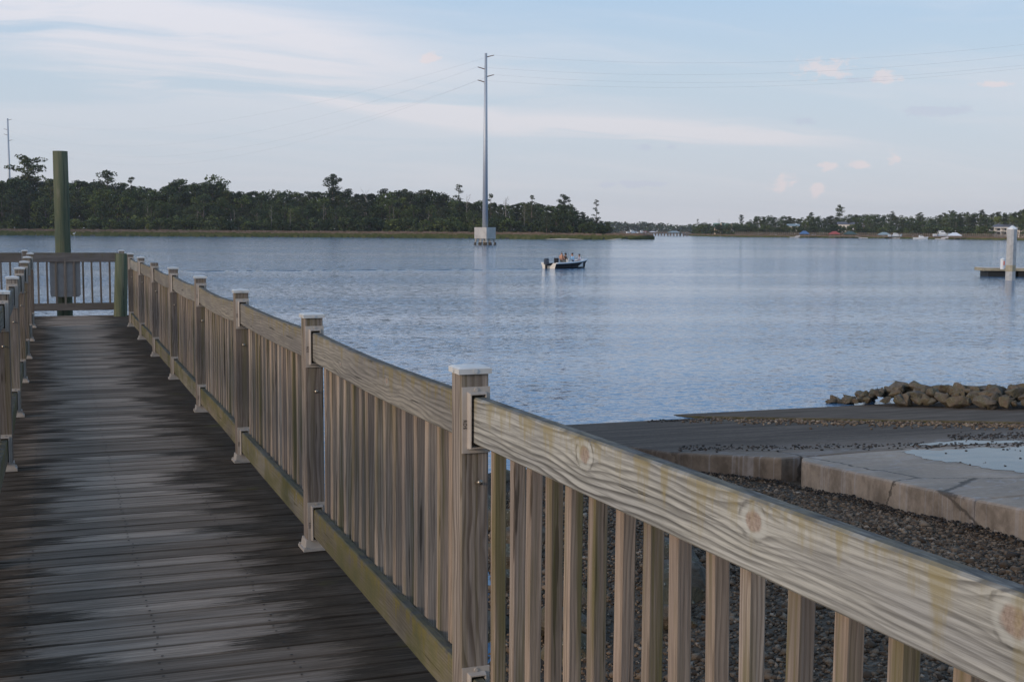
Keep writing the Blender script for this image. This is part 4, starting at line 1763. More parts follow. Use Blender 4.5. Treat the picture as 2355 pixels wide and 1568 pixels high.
fm = np_mesh('far_wood', *far_wood())
tag(link('far_wood', fm, M_OAK), 'far blue-green wood closing the creek beyond the long pier', 'wood', kind='stuff')
fb = MB()
pa, pb = at_dist(1300, 1730), at_dist(1720, 1730)
dd_ = Vector((pa.x + pb.x, pa.y + pb.y, 0)).normalized() * 240
fb.addm([pa - Vector((0, 0, .5)), pb - Vector((0, 0, .5)), pb + dd_ * .05 + Vector((0, 0, 1)), pa + dd_ * .05 + Vector((0, 0, 1)),
         pa + dd_ + Vector((0, 0, 1.2)), pb + dd_ + Vector((0, 0, 1.2))], [(0, 1, 2, 3), (3, 2, 5, 4)])
tag(fb.build('far_bank', M_MUD), 'distant bank at the head of the creek', kind='structure')

# ------------------------------------------------------------------ transmission poles and lines
M_STEEL = metal_material('galvanised_pole', (.50, .52, .55), .35, .5)
M_PIERC = plain('pier_concrete', (.46, .43, .39), .9, 0, .18, .5)
M_PILEC = plain('pier_pile_concrete', (.40, .37, .32), .9, 0, .2, .6)
M_TIDE = plain('tide_stained_pile', (.075, .062, .048), .9, 0, .3, 1)
M_INS = plain('brown_insulator', (.22, .14, .11), .5)
M_WIRE = plain('power_line_wire', (.34, .36, .40), .6)


def util_pole(p, ztop, zbase, rb, rt, label, pier, turn, arms):
    root = empty('transmission_pole', label, 'power pole', (p.x, p.y, 0), turn)
    n = 12
    MB().tube([(0, 0, zbase), (0, 0, ztop * .5 + zbase * .5), (0, 0, ztop)], [rb, (rb + rt) / 2, rt], n).build('shaft', M_STEEL, root, smooth=True)
    tips = []
    for i, (dz, side) in enumerate(arms):
        z = ztop - dz
        a = MB()
        a.tube([(side * rt * .6, 0, z - .5), (side * 2.0, 0, z)], [.13, .09], 6)
        a.build('insulator_arm', M_INS, root)
        tips.append((side * 2.0, 0, z))
    steps = MB()
    z = zbase + 4
    while z < ztop - 2:
        rr_ = rb + (rt - rb) * (z - zbase) / (ztop - zbase)
        steps.box((-rr_ - .1, 0, z), (.22, .04, .04))
        z += 1.4
    tag(steps.build('climbing_steps', M_STEEL, root), kind='stuff')
    if pier:
        w, h = pier
        MB().box((0, 0, zbase - h / 2), (w, w, h)).build('pier_block', M_PIERC, root, (0, 0, 0), (0, 0, math.pi / 4))
        for i in range(-1, 2):
            for j in range(-1, 2):
                x0, y0 = i * w * .41, j * w * .41
                c, s_ = math.cos(math.pi / 4), math.sin(math.pi / 4)
                bx, by = x0 * c - y0 * s_, x0 * s_ + y0 * c
                k = 1.22
                q = MB().tube([(bx * k, by * k, -1.0), (bx, by, zbase - h + .05)], .22, 6).build('pier_pile', M_PILEC, root)
                MB().tube([(bx * k, by * k, -1.0), (bx * (k * .55 + .45), by * (k * .55 + .45), (zbase - h) * .42)], .29, 6).build('tide_band', M_TIDE, q)
    return root, [(Matrix.Rotation(turn, 4, 'Z') @ Vector(t)) + Vector((p.x, p.y, 0)) for t in tips]


P1 = gz(1115.5, 563.5, 0)
d1 = P1.length
zb1, zt1 = z_at(1115, 523, d1), z_at(1118, 123, d1)
arms1 = [(.4, 1), (z_at(1112, 123, d1) - z_at(1112, 155, d1), -1), (z_at(1112, 123, d1) - z_at(1112, 172, d1), 1), (z_at(1112, 123, d1) - z_at(1112, 185, d1), -1)]
turn1 = -YAW + .15
pole1, tips1 = util_pole(P1, zt1, zb1, .72, .30, 'tall steel transmission pole on a square concrete pier in the river', (3.75, zb1 - z_at(1115, 549, d1)), turn1, arms1)
P2 = at_dist(27, 690)
zt2 = z_at(26, 273, 690)
arms2 = [(.4, 1), (zt2 - z_at(26, 297, 690), -1), (zt2 - z_at(26, 309, 690), -1), (zt2 - z_at(26, 322, 690), 1)]
pole2, tips2 = util_pole(P2, zt2, .8, .85, .35, 'distant transmission pole rising out of the wood beside a spreading pine', None, -.2, arms2)
P3 = at_dist(3900, 330, 560)
z3 = zt1 + 20
pole3, tips3 = util_pole(P3, z3, zb1, .72, .30, 'transmission pole on a pier farther along the river line', (3.75, zb1 - z_at(1115, 549, d1)), turn1,
                         [(a, s_) for a, s_ in arms1])


def wire(a, b, sag, label):
    pts = []
    for i in range(41):
        t = i / 40
        q = a.lerp(b, t)
        q.z -= sag * 4 * t * (1 - t)
        pts.append(q)
    o = MB().tube(pts, .014, 4, False).build('power_line', M_WIRE)
    return tag(o, label, 'power line', 'power lines strung between the poles')


names = ('top', 'second', 'third', 'lowest')
for i in range(4):
    wire(tips1[i], tips2[i], (10.5, 13.5, 15.5, 16.5)[i], '%s power line sagging from the river pole to the wooded bank' % names[i])
    wire(tips1[i], tips3[i], (11.5, 11.3, 11.2, 11.0)[i], '%s power line running from the river pole away from the wood' % names[i])

# ------------------------------------------------------------------ floating dock at right
M_DOCKW = plain('dock_fascia_timber', (.34, .29, .20), .85, 0, .25, 2)
M_DOCKD = plain('dock_deck_grey', (.50, .47, .45), .85, 0, .12, 2)
M_FLOAT = plain('black_dock_float', (.018, .018, .018), .6)
M_WHITE = plain('white_gelcoat', (.74, .73, .71), .35, 0, .05, 3)
M_RED = plain('red_marking', (.55, .16, .12), .6)
dk = gz(2262, 636, 0)
dock = empty('floating_dock', 'floating dock with timber edge and black floats', 'dock', (dk.x, dk.y, 0), -YAW - .06)
MB().obox((8, 1.3, .62), (16, 2.8, .26), 'x', .03).build('fascia', M_DOCKW, dock)
MB().box((8, 1.3, .765), (15.9, 2.7, .03)).build('deck', M_DOCKD, dock)
for i in range(6):
    MB().obox((1.6 + i * 2.6, 1.3, .17), (2.3, 2.3, .64), 'x', .08).build('float', M_FLOAT, dock)
pl = gz(2324, 623, .77)
pr_ = empty('dock_pile', 'square concrete mooring pile with conical cap beside the floating dock', 'pile', (pl.x, pl.y, -2), -YAW + .5)
hz = z_at(2325, 528, pl.length)
mb = MB()
mb.obox((0, 0, (hz + 2) / 2), (.66, .66, hz + 2), 'z', .14)
mb.build('shaft', M_CONC, pr_)
MB().tube([(0, 0, hz + 2), (0, 0, hz + 2.08), (0, 0, hz + 2.32)], [.40, .40, .03], 8).build('cap', M_WHITE, pr_)
MB().obox((0, 0, 2.98), (.675, .675, .5), 'z', .14).build('tide_stain', M_DOCKW, pr_)
bp = gz(2305, 619, .78)
bo = empty('dock_pedestal', 'white dock post with pointed cap and red marking', 'bollard', (bp.x, bp.y, .78), -YAW)
MB().tube([(0, 0, 0), (0, 0, .78)], .17, 12).build('post', M_WHITE, bo, smooth=False)
MB().tube([(0, 0, .78), (0, 0, .82), (0, 0, .93)], [.20, .20, .02], 12).build('cap', M_WHITE, bo)
MB().box((.06, -.17, .50), (.12, .03, .34)).build('red_mark', M_RED, bo)

# ------------------------------------------------------------------ motor boat with four people
M_HULL = plain('black_hull', (.010, .011, .013), .6)
M_MOTOR = plain('grey_motor_cowl', (.045, .055, .075), .3)
M_BLACK = plain('black_vinyl', (.012, .012, .013), .55)
M_TRANS = plain('white_transom', (.72, .66, .57), .45, 0, .06)
bpos = gz(1262, 617.5, 0)
HEAD = .354 + .80
boat = empty('motor_boat', 'small open motor boat with black hull and white gunwale', 'boat', (bpos.x, bpos.y, 0), math.pi / 2 - HEAD)
LB = 5.3
st = []
for i in range(15):
    t = i / 14
    x = LB * t
    w = 1.03 * (1 - max(0, (t - .45) / .55) ** 2.3) + .015
    sh = .50 + .30 * t ** 2
    kz = -.28 + .34 * max(0, (t - .6) / .4) ** 2.2
    ch = .80 * w * (1 - .35 * t)
    cz = -.02 + .40 * max(0, (t - .35) / .65) ** 1.7
    st.append((x, w, sh, kz, ch, cz))
hb = MB()
rings = []
for (x, w, sh, kz, ch, cz) in st:
    xo = x + (.30 * sh if x > 4.9 else 0)
    rings.append([(x, 0, kz), (x, -ch, cz), (x + (x / LB) ** 6 * .32, -w, sh), (x + (x / LB) ** 6 * .32, w, sh), (x, ch, cz)])
vs = [p for r_ in rings for p in r_]
fs = []
for i in range(14):
    b0, b1 = i * 5, i * 5 + 5
    fs += [(b0 + 0, b1 + 0, b1 + 1, b0 + 1), (b0 + 1, b1 + 1, b1 + 2, b0 + 2), (b0 + 3, b1 + 3, b1 + 4, b0 + 4), (b0 + 4, b1 + 4, b1 + 0, b0 + 0)]
hb.addm(vs, fs)
hb.build('hull', M_HULL, boat, smooth=False)
gb = MB()
for sgn_ in (-1, 1):
    pts = [(x + (x / LB) ** 6 * .32, sgn_ * (w - .04), sh + .02) for (x, w, sh, kz, ch, cz) in st]
    gb.tube(pts, .085, 6)
gb.build('gunwale', M_WHITE, boat, smooth=True)
fl = MB()
pts = [(x, w * .93, .12 + .0 * x) for (x, w, sh, kz, ch, cz) in st]
fl.addm([(x, -w, z) for x, w, z in pts] + [(x, w, z) for x, w, z in pts], [(i, i + 1, 16 + i, 15 + i) for i in range(14)])
fl.build('cockpit_sole', M_WHITE, boat)
fd = MB()
q = [s_ for s_ in st if s_[0] > 3.9]
fd.addm([(x + (x / LB) ** 6 * .32, -w * .96, sh - .04) for (x, w, sh, *_ ) in q] + [(x + (x / LB) ** 6 * .32, w * .96, sh - .04) for (x, w, sh, *_ ) in q],
        [(i, i + 1, len(q) + i + 1, len(q) + i) for i in range(len(q) - 1)])
fd.build('foredeck', M_WHITE, boat)
tr = MB()
for sgn_ in (-1, 1):
    tr.addm([(-.02, sgn_ * .30, -.2), (-.02, sgn_ * .82, -.02), (-.02, sgn_ * 1.03, .54), (-.02, sgn_ * .62, .54), (-.02, sgn_ * .34, .30),
             (.10, sgn_ * .30, -.2), (.10, sgn_ * .82, -.02), (.10, sgn_ * 1.03, .54), (.10, sgn_ * .62, .54), (.10, sgn_ * .34, .30)],
            [(0, 1, 2, 3, 4), (9, 8, 7, 6, 5)] + [(i, 5 + i, 5 + (i + 1) % 5, (i + 1) % 5) for i in range(5)])
tr.box((.02, 0, .02), (.08, .70, .50))
tr.build('transom', M_TRANS, boat)
mt = MB().obox((-.34, 0, .68), (.48, .46, .54), 'z', .11).build('outboard_motor', M_MOTOR, boat)
MB().obox((-.34, 0, .96), (.40, .36, .08), 'z', .09).build('cowl_top', M_MOTOR, mt)
MB().box((-.34, 0, .18), (.22, .16, .62)).build('leg', M_BLACK, mt)
MB().box((-.14, 0, .42), (.26, .24, .20)).build('clamp', M_BLACK, mt)
MB().box((-.34, -.232, .74), (.24, .008, .04)).build('stripe', M_CONC, mt)
MB().obox((.85, -.22, .58), (.24, .48, .90), 'z', .04).build('leaning_seat', M_BLACK, boat)
cn = MB()
cn.addm([(2.35, -.52, .12), (3.05, -.52, .12), (3.05, .10, .12), (2.35, .10, .12), (2.50, -.46, .98), (2.82, -.46, .80), (2.82, .04, .80), (2.50, .04, .98)],
        [(3, 2, 1, 0), (4, 5, 6, 7), (0, 1, 5, 4), (1, 2, 6, 5), (2, 3, 7, 6), (3, 0, 4, 7)])
cn.build('console', M_WHITE, boat)
MB().obox((4.0, -.1, .36), (.7, 1.0, .46), 'x', .05).build('bow_seat', M_WHITE, boat)
MB().obox((2.05, -.35, .30), (.34, .42, .34), 'x', .05).build('cooler', M_WHITE, boat)

SKIN = plain('orange_skin', (.50, .26, .17), .6, 0, .08)  # even orange skin tone
SKIN2 = plain('darker_skin', (.28, .15, .10), .6, 0, .08)


def person(loc, rz, scale, skin, shirt, shorts, hair, label, pose='sit', lean=0.0, cap=None):
    """seated figure grown from a joint skeleton into one continuous body"""
    J = {}
    def a(n, x, y, z, r): J[n] = (Vector((x, y, z)), r)
    lx = lean
    a('pel', 0, 0, .10, .135)
    a('waist', .02 + lx * .25, 0, .26, .125)
    a('chest', .02 + lx * .7, 0, .43, .150)
    a('neckb', .02 + lx, 0, .57, .085)
    a('neck', .03 + lx * 1.08, 0, .635, .055)
    a('skull', .045 + lx * 1.15, 0, .73, .092)
    a('crown', .04 + lx * 1.18, 0, .81, .075)
    E_ = [('pel', 'waist'), ('waist', 'chest'), ('chest', 'neckb'), ('neckb', 'neck'), ('neck', 'skull'), ('skull', 'crown')]
    for s_, n in ((1, 'L'), (-1, 'R')):
        a('sh' + n, .01 + lx * .85, s_ * .19, .52, .062)
        a('el' + n, .10 + lx * .8, s_ * .25, .27, .047)
        a('wr' + n, .33 + lx * .5, s_ * .19, .22, .036)
        a('ha' + n, .41 + lx * .5, s_ * .17, .225, .040)
        a('hp' + n, .03, s_ * .10, .085, .095)
        if pose == 'sit':
            a('kn' + n, .43, s_ * .14, .09, .068)
            a('an' + n, .46, s_ * .14, -.33, .045)
            a('to' + n, .62, s_ * .15, -.38, .038)
        else:
            a('kn' + n, .06, s_ * .11, -.33, .065)
            a('an' + n, .02, s_ * .12, -.74, .045)
            a('to' + n, .18, s_ * .13, -.79, .038)
        E_ += [('neckb', 'sh' + n), ('sh' + n, 'el' + n), ('el' + n, 'wr' + n), ('wr' + n, 'ha' + n), ('pel', 'hp' + n), ('hp' + n, 'kn' + n),
               ('kn' + n, 'an' + n), ('an' + n, 'to' + n)]
    keys = list(J)
    me = bpy.data.meshes.new('body')
    me.from_pydata([J[k][0][:] for k in keys], [(keys.index(p), keys.index(q)) for p, q in E_], [])
    ob = bpy.data.objects.new('body', me)
    COL.objects.link(ob)
    md = ob.modifiers.new('skin', 'SKIN')
    md.use_smooth_shade = True
    for i, k in enumerate(keys):
        me.skin_vertices[0].data[i].radius = (J[k][1], J[k][1])
        me.skin_vertices[0].data[i].use_root = (k == 'pel')
    sd = ob.modifiers.new('sub', 'SUBSURF')
    sd.levels = 1
    dg = bpy.context.evaluated_depsgraph_get()
    dg.update()
    body = bpy.data.meshes.new_from_object(ob.evaluated_get(dg))
    bpy.data.objects.remove(ob, do_unlink=True)
    body.materials.clear()
    for mm in (skin, shirt or skin, shorts):
        body.materials.append(mm)
    mi = []
    for p_ in body.polygons:
        c = p_.center
        k = 0
        if shirt and .17 < c.z < .585 and c.x < .24 + lx and not (c.x > .12 + lx * .8 and abs(c.y) > .15 and c.z < .32):
            k = 1
        if c.z < .18 and c.x < .40 and c.z > -.05:
            k = 2
        mi.append(k)
    body.polygons.foreach_set('material_index', mi)
    root = link('person', body, None, None, loc, (0, 0, rz), (scale,) * 3)
    tag(root, label, 'person')
    hv, hf = ico(2)
    hv = hv * np.array([.100, .092, .098])
    hv = hv[:, :] + np.array([.025 + lx * 1.17, 0, .785])
    keepf = [f for f in hf if not (np.mean(hv[f, 0]) > .075 + lx * 1.17 and np.mean(hv[f, 2]) < .80)]
    hm = np_mesh('hair', hv, np.array(keepf))
    hm.polygons.foreach_set('use_smooth', [True] * len(hm.polygons))
    link('hair', hm, hair, root)
    fc = MB()
    fc.addm([(.125 + lx * 1.15, -.012, .735), (.125 + lx * 1.15, .012, .735), (.158 + lx * 1.15, 0, .712), (.128 + lx * 1.15, 0, .765)], [(0, 2, 3), (2, 1, 3), (0, 1, 2)])
    fc.build('nose', skin, root)
    if cap:
        MB().tube([(.04 + lx * 1.17, 0, .79), (.04 + lx * 1.17, 0, .825)], [.112, .106], 14, False).build('visor_band', cap, root)
        MB().addm([(.12 + lx * 1.17, -.085, .80), (.25 + lx * 1.17, -.05, .785), (.25 + lx * 1.17, .05, .785), (.12 + lx * 1.17, .085, .80)], [(0, 1, 2, 3), (3, 2, 1, 0)]).build('visor_brim', cap, root)
    return root


def in_boat(x, y, z):
    h = math.pi / 2 - HEAD
    return (bpos.x + x * math.cos(h) - y * math.sin(h), bpos.y + x * math.sin(h) + y * math.cos(h), z)


M_HAIR = plain('dark_hair', (.014, .011, .009), .6)
M_KHAKI = plain('khaki_shorts', (.32, .28, .22), .9)
M_BLUE = plain('light_blue_shirt', (.30, .50, .70), .9)
M_PINK = plain('white_pink_top', (.72, .60, .60), .9)
M_BROWN = plain('dark_brown_shirt', (.07, .055, .048), .9)
M_CAPW = plain('white_cap', (.78, .76, .74), .7)
bh = math.pi / 2 - HEAD
person(in_boat(1.42, -.35, .62), bh + .15, 1.16, SKIN, None, M_KHAKI, M_HAIR, 'bare-chested person in a white visor at the back of the motor boat', 'sit', .02, M_CAPW)
person(in_boat(2.25, .15, .50), bh - .1, 1.16, SKIN2, M_BROWN, M_KHAKI, M_HAIR, 'person in dark brown leaning forward behind the white boat console', 'sit', .20)
person(in_boat(3.22, -.28, .50), bh + 2.9, 1.16, SKIN, M_BLUE, M_BLACK, M_HAIR, 'person in a light blue shirt seated ahead of the boat console', 'sit', .06)
person(in_boat(4.22, -.32, .44), bh + 2.7, 1.10, SKIN, M_PINK, M_KHAKI, M_HAIR, 'person in a pale pink top seated in the bow of the motor boat', 'sit', .05)

# wake: a low ridge of water trailing from the stern
wk = MB()
hd = Vector((math.sin(HEAD), math.cos(HEAD), 0))
prev = None
wpts = []
for i in range(90):
    px = 1248 - i * 10.2
    if px < 330:
        break
    py = 619.5 + (1248 - px) * .0055 + .5 * math.sin(i * .6) + random.uniform(-.25, .25)
    wpts.append(gz(px, py, 0))
vs, fs = [], []
for i, p in enumerate(wpts):
    d = Vector((p.x, p.y, 0)).normalized()
    k = .035 + .035 * math.sin(i * 1.1 + math.sin(i * .37) * 3)
    if i in (0, len(wpts) - 1): k = .0
    vs += [p - d * .26 + Vector((0, 0, -.03)), p + Vector((0, 0, k)), p + d * .34 + Vector((0, 0, -.03))]
for i in range(len(wpts) - 1):
    for j in range(2):
        fs.append((i * 3 + j, i * 3 + j + 1, i * 3 + j + 4, i * 3 + j + 3))
wk.addm(vs, fs)
tag(wk.build('boat_wake', water_material('wake_water', (.008, .018, .035)), smooth=True), 'low dark wake line trailing behind the motor boat', kind='structure')  # the wake's darker reflection is put into its body colour

# ------------------------------------------------------------------ boathouses, piers, houses, moored boats on the right bank
M_PIERW = plain('pier_timber', (.20, .155, .125), .9, 0, .25, .5)
ROOFS = {'blue': plain('blue_metal_roof', (.07, .15, .30), .5), 'red': plain('red_metal_roof', (.34, .075, .065), .6), 'green': plain('dark_green_roof', (.05, .085, .08), .6),
         'grey': plain('grey_green_roof', (.25, .31, .33), .6), 'white': plain('white_metal_roof', (.72, .72, .74), .5), 'slate': plain('slate_roof', (.13, .13, .15), .7)}


def boathouse(px, ybase, yroof, ytop, wpx, roof, label, gap=-5, ramp_dir=-1, shore=right_shore, gangway=True):
    p = shore(px)
    dist = p.length + gap
    q = at_dist(px, dist)
    u = wpx * dist / FOC
    ze, zt = z_at(px, yroof - 1.4, dist), z_at(px, ytop - 1.4, dist)
    b = math.atan2(q.x, q.y)
    root = empty('boathouse', label, 'boathouse', (q.x, q.y, 0), -b)
    hw = u / 2
    zd = max(1.2, ze - 3.0)
    MB().box((0, 0, zd), (u * .86, u * .62, .25)).build('platform', M_PIERW, root)
    for sx in (-1, 0, 1):
        for sy in (-1, 1):
            MB().box((sx * hw * .82, sy * hw * .56, (ze - 1) / 2), (.30, .30, ze + 1)).build('post', M_PIERW, root)
    r_ = MB()
    r_.addm([(-hw, -hw * .75, ze), (hw, -hw * .75, ze), (hw, hw * .75, ze), (-hw, hw * .75, ze), (-hw * .28, 0, zt), (hw * .28, 0, zt)],
            [(0, 1, 5, 4), (1, 2, 5), (2, 3, 4, 5), (3, 0, 4), (3, 2, 1, 0)])
    r_.box((0, 0, ze - .12), (u * .985, u * .735, .22))
    r_.build('roof', ROOFS[roof], root)
    rl = MB()
    for sy in (-1, 1):
        rl.box((0, sy * hw * .58, zd + 1.0), (u * .84, .08, .10))
    rl.build('handrail', M_PIERW, root)
    if gangway:
        g0 = Vector((ramp_dir * hw * .8, -hw * .65, zd))
        g1 = Vector((ramp_dir * hw * 1.75, -hw * .9, .5))
        d = g1 - g0
        rot = Vector((1, 0, 0)).rotation_difference(d.normalized()).to_matrix()
        MB().box((g0 + g1) / 2, (d.length, .9, .12), rot).build('gangway', M_DOCKD, root)
        MB().box((g1.x + ramp_dir * .5, -hw * 1.0, .3), (5.2, 2.0, .4)).build('float', M_DOCKD, root)
    return root


boathouse(1848, 547, 539, 532.5, 23, 'blue', 'open boathouse with a blue hipped roof', ramp_dir=-1)
boathouse(1917, 547, 539.5, 533.5, 26, 'red', 'open boathouse with a red hipped roof', ramp_dir=1, gangway=False)
boathouse(1953, 548, 539.5, 533.5, 30, 'green', 'open boathouse with a dark green roof beside the red one', ramp_dir=1)
boathouse(2031, 549, 541, 535.5, 29, 'grey', 'open boathouse with a pale grey-green roof and gangway', ramp_dir=1)
boathouse(2193, 551.5, 543, 536.5, 31, 'white', 'open boathouse with a bright white hipped roof', ramp_dir=-1)


def shore_walk():
    root = empty('shore_boardwalk', 'long brown timber boardwalk on posts along the marshy bank', 'boardwalk', (0, 0, 0))
    a, hr, ps = MB(), MB(), MB()
    pts = []
    px = 1690
    while px < 2450:
        p = right_shore(px)
        q = at_dist(px, p.length + 26)
        pts.append(q)
        px += 9
    for i in range(len(pts) - 1):
        d = pts[i + 1] - pts[i]
        rot = Matrix.Rotation(math.atan2(d.y, d.x), 3, 'Z')
        c = (pts[i] + pts[i + 1]) / 2
        a.box((c.x, c.y, 2.1), (d.length + .1, 1.6, .22), rot)
        for z in (2.6, 3.1):
            hr.box((c.x, c.y, z), (d.length + .1, .10, .12), rot)
        for k in (0, .5):
            q = pts[i].lerp(pts[i + 1], k)
            ps.box((q.x, q.y, 1.6), (.26, .26, 3.6), rot)
    a.build('deck', M_PIERW, root)
    hr.build('handrail', M_PIERW, root)
    tag(ps.build('posts', M_PIERW, root), kind='stuff')


shore_walk()


def creek_pier():
    da = 1000.0
    a, b = at_dist(1425, 1060), at_dist(1584, 900)
    root = empty('creek_pier', 'long timber pier on many posts reaching across the creek', 'pier', (a.x, a.y, 0), math.atan2(b.y - a.y, b.x - a.x))
    L_ = (b - a).length
    MB().box((L_ / 2, 0, 2.4), (L_, 2.0, .5)).build('deck', M_PIERW, root)
    MB().box((L_ / 2, 0, 3.3), (L_, .12, .14)).build('handrail', M_PIERW, root)
    n = 24
    pm = MB().box((0, 0, 1.1), (.55, .9, 2.9)).mesh('post')
    pm.materials.append(M_PIERW)
    for i in range(n):
        link('post', pm, None, root, (L_ * (i + .3) / n, 0, 0))


creek_pier()


def free_house(name, label, px, dist, yb, ye, yr, wpx, wall, roofm, kind='gable', ground=1.0, windows=5, deep=9.0, turn=0.0, cat='house'):
    q = at_dist(px, dist)
    u = wpx * dist / FOC
    ze, zr = z_at(px, ye, dist), z_at(px, yr, dist)
    root = empty(name, label, cat, (q.x, q.y, 0), -math.atan2(q.x, q.y) + turn)
    MB().box((0, deep / 2, (ze + ground) / 2 - .5), (u, deep, ze - ground + 1)).build('wall', wall, root)
    r_ = MB()
    o = .7
    if kind == 'hip':
        k = min(u * .5, deep * .5) * .9
        r_.addm([(-u / 2 - o, -o, ze), (u / 2 + o, -o, ze), (u / 2 + o, deep + o, ze), (-u / 2 - o, deep + o, ze), (-u / 2 + k, deep / 2, zr), (u / 2 - k, deep / 2, zr)],
                [(0, 1, 5, 4), (1, 2, 5), (2, 3, 4, 5), (3, 0, 4), (3, 2, 1, 0)])
    else:
        r_.addm([(-u / 2 - o, -o, ze), (u / 2 + o, -o, ze), (u / 2 + o, deep + o, ze), (-u / 2 - o, deep + o, ze), (-u / 2 - o, deep / 2, zr), (u / 2 + o, deep / 2, zr)],
                [(0, 1, 5, 4), (1, 2, 5), (2, 3, 4, 5), (3, 0, 4), (3, 2, 1, 0)])
    r_.build('roof', roofm, root)
    for f in range(2):
        zc = ground + (ze - ground) * (.27 + .46 * f)
        for i in range(windows):
            x = -u / 2 + u * (i + .5) / windows
            w = MB().box((x, -.05, zc), (u / windows * .46, .12, (ze - ground) * .26)).build('window', M_GLASS, root)
            MB().box((x, -.10, zc - (ze - ground) * .145), (u / windows * .56, .16, .12)).build('sill', M_WHITE, w)
    return root, u, ze


M_GLASS = plain('window_glass', (.05, .06, .075), .15)
M_CREAM = plain('cream_siding', (.62, .50, .36), .85, 0, .08)
M_WALLW = plain('white_siding', (.72, .66, .60), .85, 0, .06)
M_GRNRF = plain('sage_green_roof', (.16, .24, .19), .7)
hr_, u_, ze_ = free_house('house', 'two-storey white house with slate hipped roof and veranda columns on the bank', 2327, 770, 547, 522.5, 515.5, 98, M_WALLW, ROOFS['slate'], 'hip', 2.0, 7, 10)
for i in range(9):
    x = -u_ / 2 + u_ * (i + .0) / 8
    MB().box((x, -2.2, (ze_ + 1) / 2), (.42, .42, ze_ - 1.05)).build('column', M_WALLW, hr_)
MB().box((0, -1.15, (ze_ + 2) / 2 + .1), (u_ + .5, 2.4, .35)).build('balcony', M_WALLW, hr_)
MB().box((0, -1.2, ze_ - .3), (u_ + .6, 2.6, .5)).build('eave', M_WALLW, hr_)
for i, (px, w, yr) in enumerate(((1652, 22, 511), (1676, 20, 512))):
    h_, u2, z2 = free_house('house', ('cream gabled house with sage green roof among the creek-side trees', 'tan gabled house wing with sage green roof among the creek-side trees')[i], px, right_shore(px).length + 62 + i * 5, 545, 521, yr + 2, w, M_CREAM, M_GRNRF, 'gable', 1.5, 3, 8)
    dz = MB()
    zr2 = z_at(px, yr, right_shore(px).length + 62)
    dz.addm([(-u2 * .05, -.6, z2 - .3), (u2 * .42, -.6, z2 - .3), (u2 * .19, -.6, zr2 - .3), (-u2 * .05, 4, z2 - .3), (u2 * .42, 4, z2 - .3), (u2 * .19, 4, zr2 - .3)],
            [(0, 1, 2), (3, 5, 4), (0, 2, 5, 3), (1, 4, 5, 2)])
    dz.build('gable', M_CREAM, h_)
free_house('house', 'house with a pale roof and chimney showing through trees above the red boathouse', 1943, right_shore(1943).length + 72, 545, 516, 510.5, 34, M_WALLW, ROOFS['slate'], 'gable', 1.5, 4, 8)
free_house('house', 'small white house half hidden in trees left of the blue boathouse', 1822, right_shore(1822).length + 72, 545, 520, 515, 24, M_WALLW, ROOFS['grey'], 'gable', 1.5, 3, 8)


def small_craft(px, ypx, lift, Lm, label, cabin, turn, gap=-2, shore=right_shore, canopy=None):
    p = shore(px)
    q = at_dist(px, p.length + gap)
    root = empty('moored_boat', label, 'boat', (q.x, q.y, lift), -math.atan2(q.x, q.y) + turn)
    hb = MB()
    rg = []
    for i in range(9):
        t = i / 8
        w = Lm * .16 * (1 - max(0, (t - .45) / .55) ** 2.2) + .02
        x = (t - .5) * Lm
        sh = Lm * (.13 + .06 * t * t)
        rg.append([(x, 0, -.2 + .5 * max(0, t - .7)), (x, -w * .8, .1), (x + t ** 5 * .4, -w, sh), (x + t ** 5 * .4, w, sh), (x, w * .8, .1)])
    hb.addm([p_ for r_ in rg for p_ in r_], [(i * 5 + j, i * 5 + 5 + j, i * 5 + 5 + (j + 1) % 5, i * 5 + (j + 1) % 5) for i in range(8) for j in range(5)] + [(0, 1, 2, 3, 4)])
    hb.build('hull', M_WHITE, root)
    if cabin:
        c = MB()
        h0 = Lm * .15
        c.addm([(-Lm * .12, -Lm * .11, h0), (Lm * .26, -Lm * .09, h0), (Lm * .26, Lm * .09, h0), (-Lm * .12, Lm * .11, h0),
                (-Lm * .10, -Lm * .09, h0 + cabin), (Lm * .10, -Lm * .07, h0 + cabin), (Lm * .10, Lm * .07, h0 + cabin), (-Lm * .10, Lm * .09, h0 + cabin)],
               [(4, 5, 6, 7), (0, 1, 5, 4), (1, 2, 6, 5), (2, 3, 7, 6), (3, 0, 4, 7)])
        cb = c.build('cabin', M_WHITE, root)
        MB().box((Lm * .03, 0, h0 + cabin * .62), (Lm * .20, Lm * .19, cabin * .3)).build('windscreen', M_GLASS, cb)
    if canopy:
        MB().tube([(-Lm * .2, -Lm * .12, Lm * .15), (-Lm * .16, -Lm * .11, Lm * .33), (-Lm * .16, Lm * .11, Lm * .33), (-Lm * .2, Lm * .12, Lm * .15)], .09, 5).build('radar_arch', M_WHITE, root)
    if lift > .5:
        for sx in (-.3, .3):
            for sy in (-.22, .22):
                MB().box((sx * Lm, sy * Lm, -lift / 2 + .6), (.25, .25, lift + 2.4)).build('lift_post', M_PIERW, root)
    return root


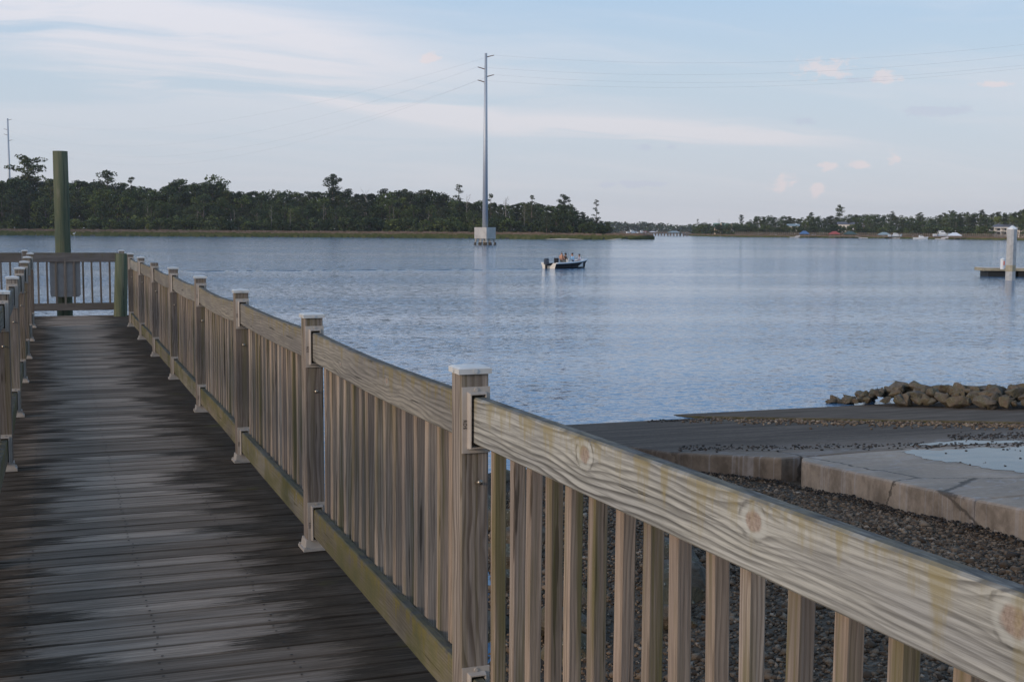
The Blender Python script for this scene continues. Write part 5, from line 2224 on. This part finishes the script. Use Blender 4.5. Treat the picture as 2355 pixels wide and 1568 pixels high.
small_craft(2056, 548, 1.3, 7.6, 'white boat with tan canvas raised on a lift by the grey-roofed boathouse', .9, .2)
small_craft(2163, 549, 1.8, 9.0, 'white cabin cruiser with a radar arch raised on a lift', 1.6, .25, canopy=True)
small_craft(2115, 551, 0.0, 7.6, 'small white boat afloat just off the marshy bank', 1.1, .15, gap=-28)
for i, (px, d_, L_) in enumerate(((1452, 985, 8.5), (1474, 1000, 7.0), (1462, 960, 6.0))):
    q = at_dist(px, d_)
    o = small_craft(px, 540, 0.0 if i == 2 else 1.6, L_, ('white cruiser on the near end of the creek pier', 'white boat on a lift beside the creek pier', 'small white boat afloat below the creek pier')[i], 1.2, .4)
    o.location = (q.x, q.y, o.location.z)
for (px, yr, yt, w, roof, lab, d_) in ((1549, 536, 532.5, 30, 'grey', 'boathouse with grey-green roof at the shore end of the creek pier', 915),
                                   (1500, 536, 533.6, 22, 'white', 'low pale-roofed boathouse far up the creek', 1250),
                                   (1482, 536, 533, 14, 'red', 'small reddish boathouse far up the creek', 1250)):
    bo_ = boathouse(px, 541, yr, yt, w, roof, lab, gap=d_ - left_shore(1400).length, shore=lambda x: left_shore(1400), gangway=False)

# white egret wading at the marsh edge
M_EGR = plain('white_feathers', (.80, .79, .76), .8)
ep = gz(172, 544.2, 0)
ep = at_dist(172, left_shore(172).length - 1.5)
eg = MB()
eg.tube([(-.45, 0, .62), (-.2, 0, .78), (.1, 0, .85), (.3, 0, .80)], [.03, .15, .18, .06], 8)
eg.tube([(.25, 0, .82), (.42, 0, 1.0), (.34, 0, 1.18), (.44, 0, 1.32)], [.07, .045, .04, .05], 6)
eg.tube([(.44, 0, 1.32), (.68, 0, 1.28)], [.05, .01], 6)
for sx in (-.05, .06):
    eg.tube([(.0, sx, .75), (.02, sx, -.1)], .018, 5)
eo = eg.build('egret', M_EGR, None, (ep.x, ep.y, 0), (0, 0, .3), smooth=True, scale=(1.2, 1.2, 1.2))
tag(eo, 'white egret wading at the edge of the marsh grass', 'bird')

# ------------------------------------------------------------------ evening haze over the water
def haze_box():
    m = bpy.data.materials.new('evening_haze')
    m.use_nodes = True
    nt = m.node_tree
    nt.nodes.clear()
    v = nt.nodes.new('ShaderNodeVolumePrincipled')
    v.inputs['Color'].default_value = (.93, .95, 1.0, 1)
    v.inputs['Density'].default_value = HAZE
    v.inputs['Anisotropy'].default_value = .0
    o = nt.nodes.new('ShaderNodeOutputMaterial')
    nt.links.new(v.outputs[0], o.inputs['Volume'])
    b = MB().box((400, 1580, 35.5), (4600, 3400, 85)).build('haze', m)
    tag(b, 'thin evening haze over the river', kind='stuff')


HAZE = .00008
haze_box()
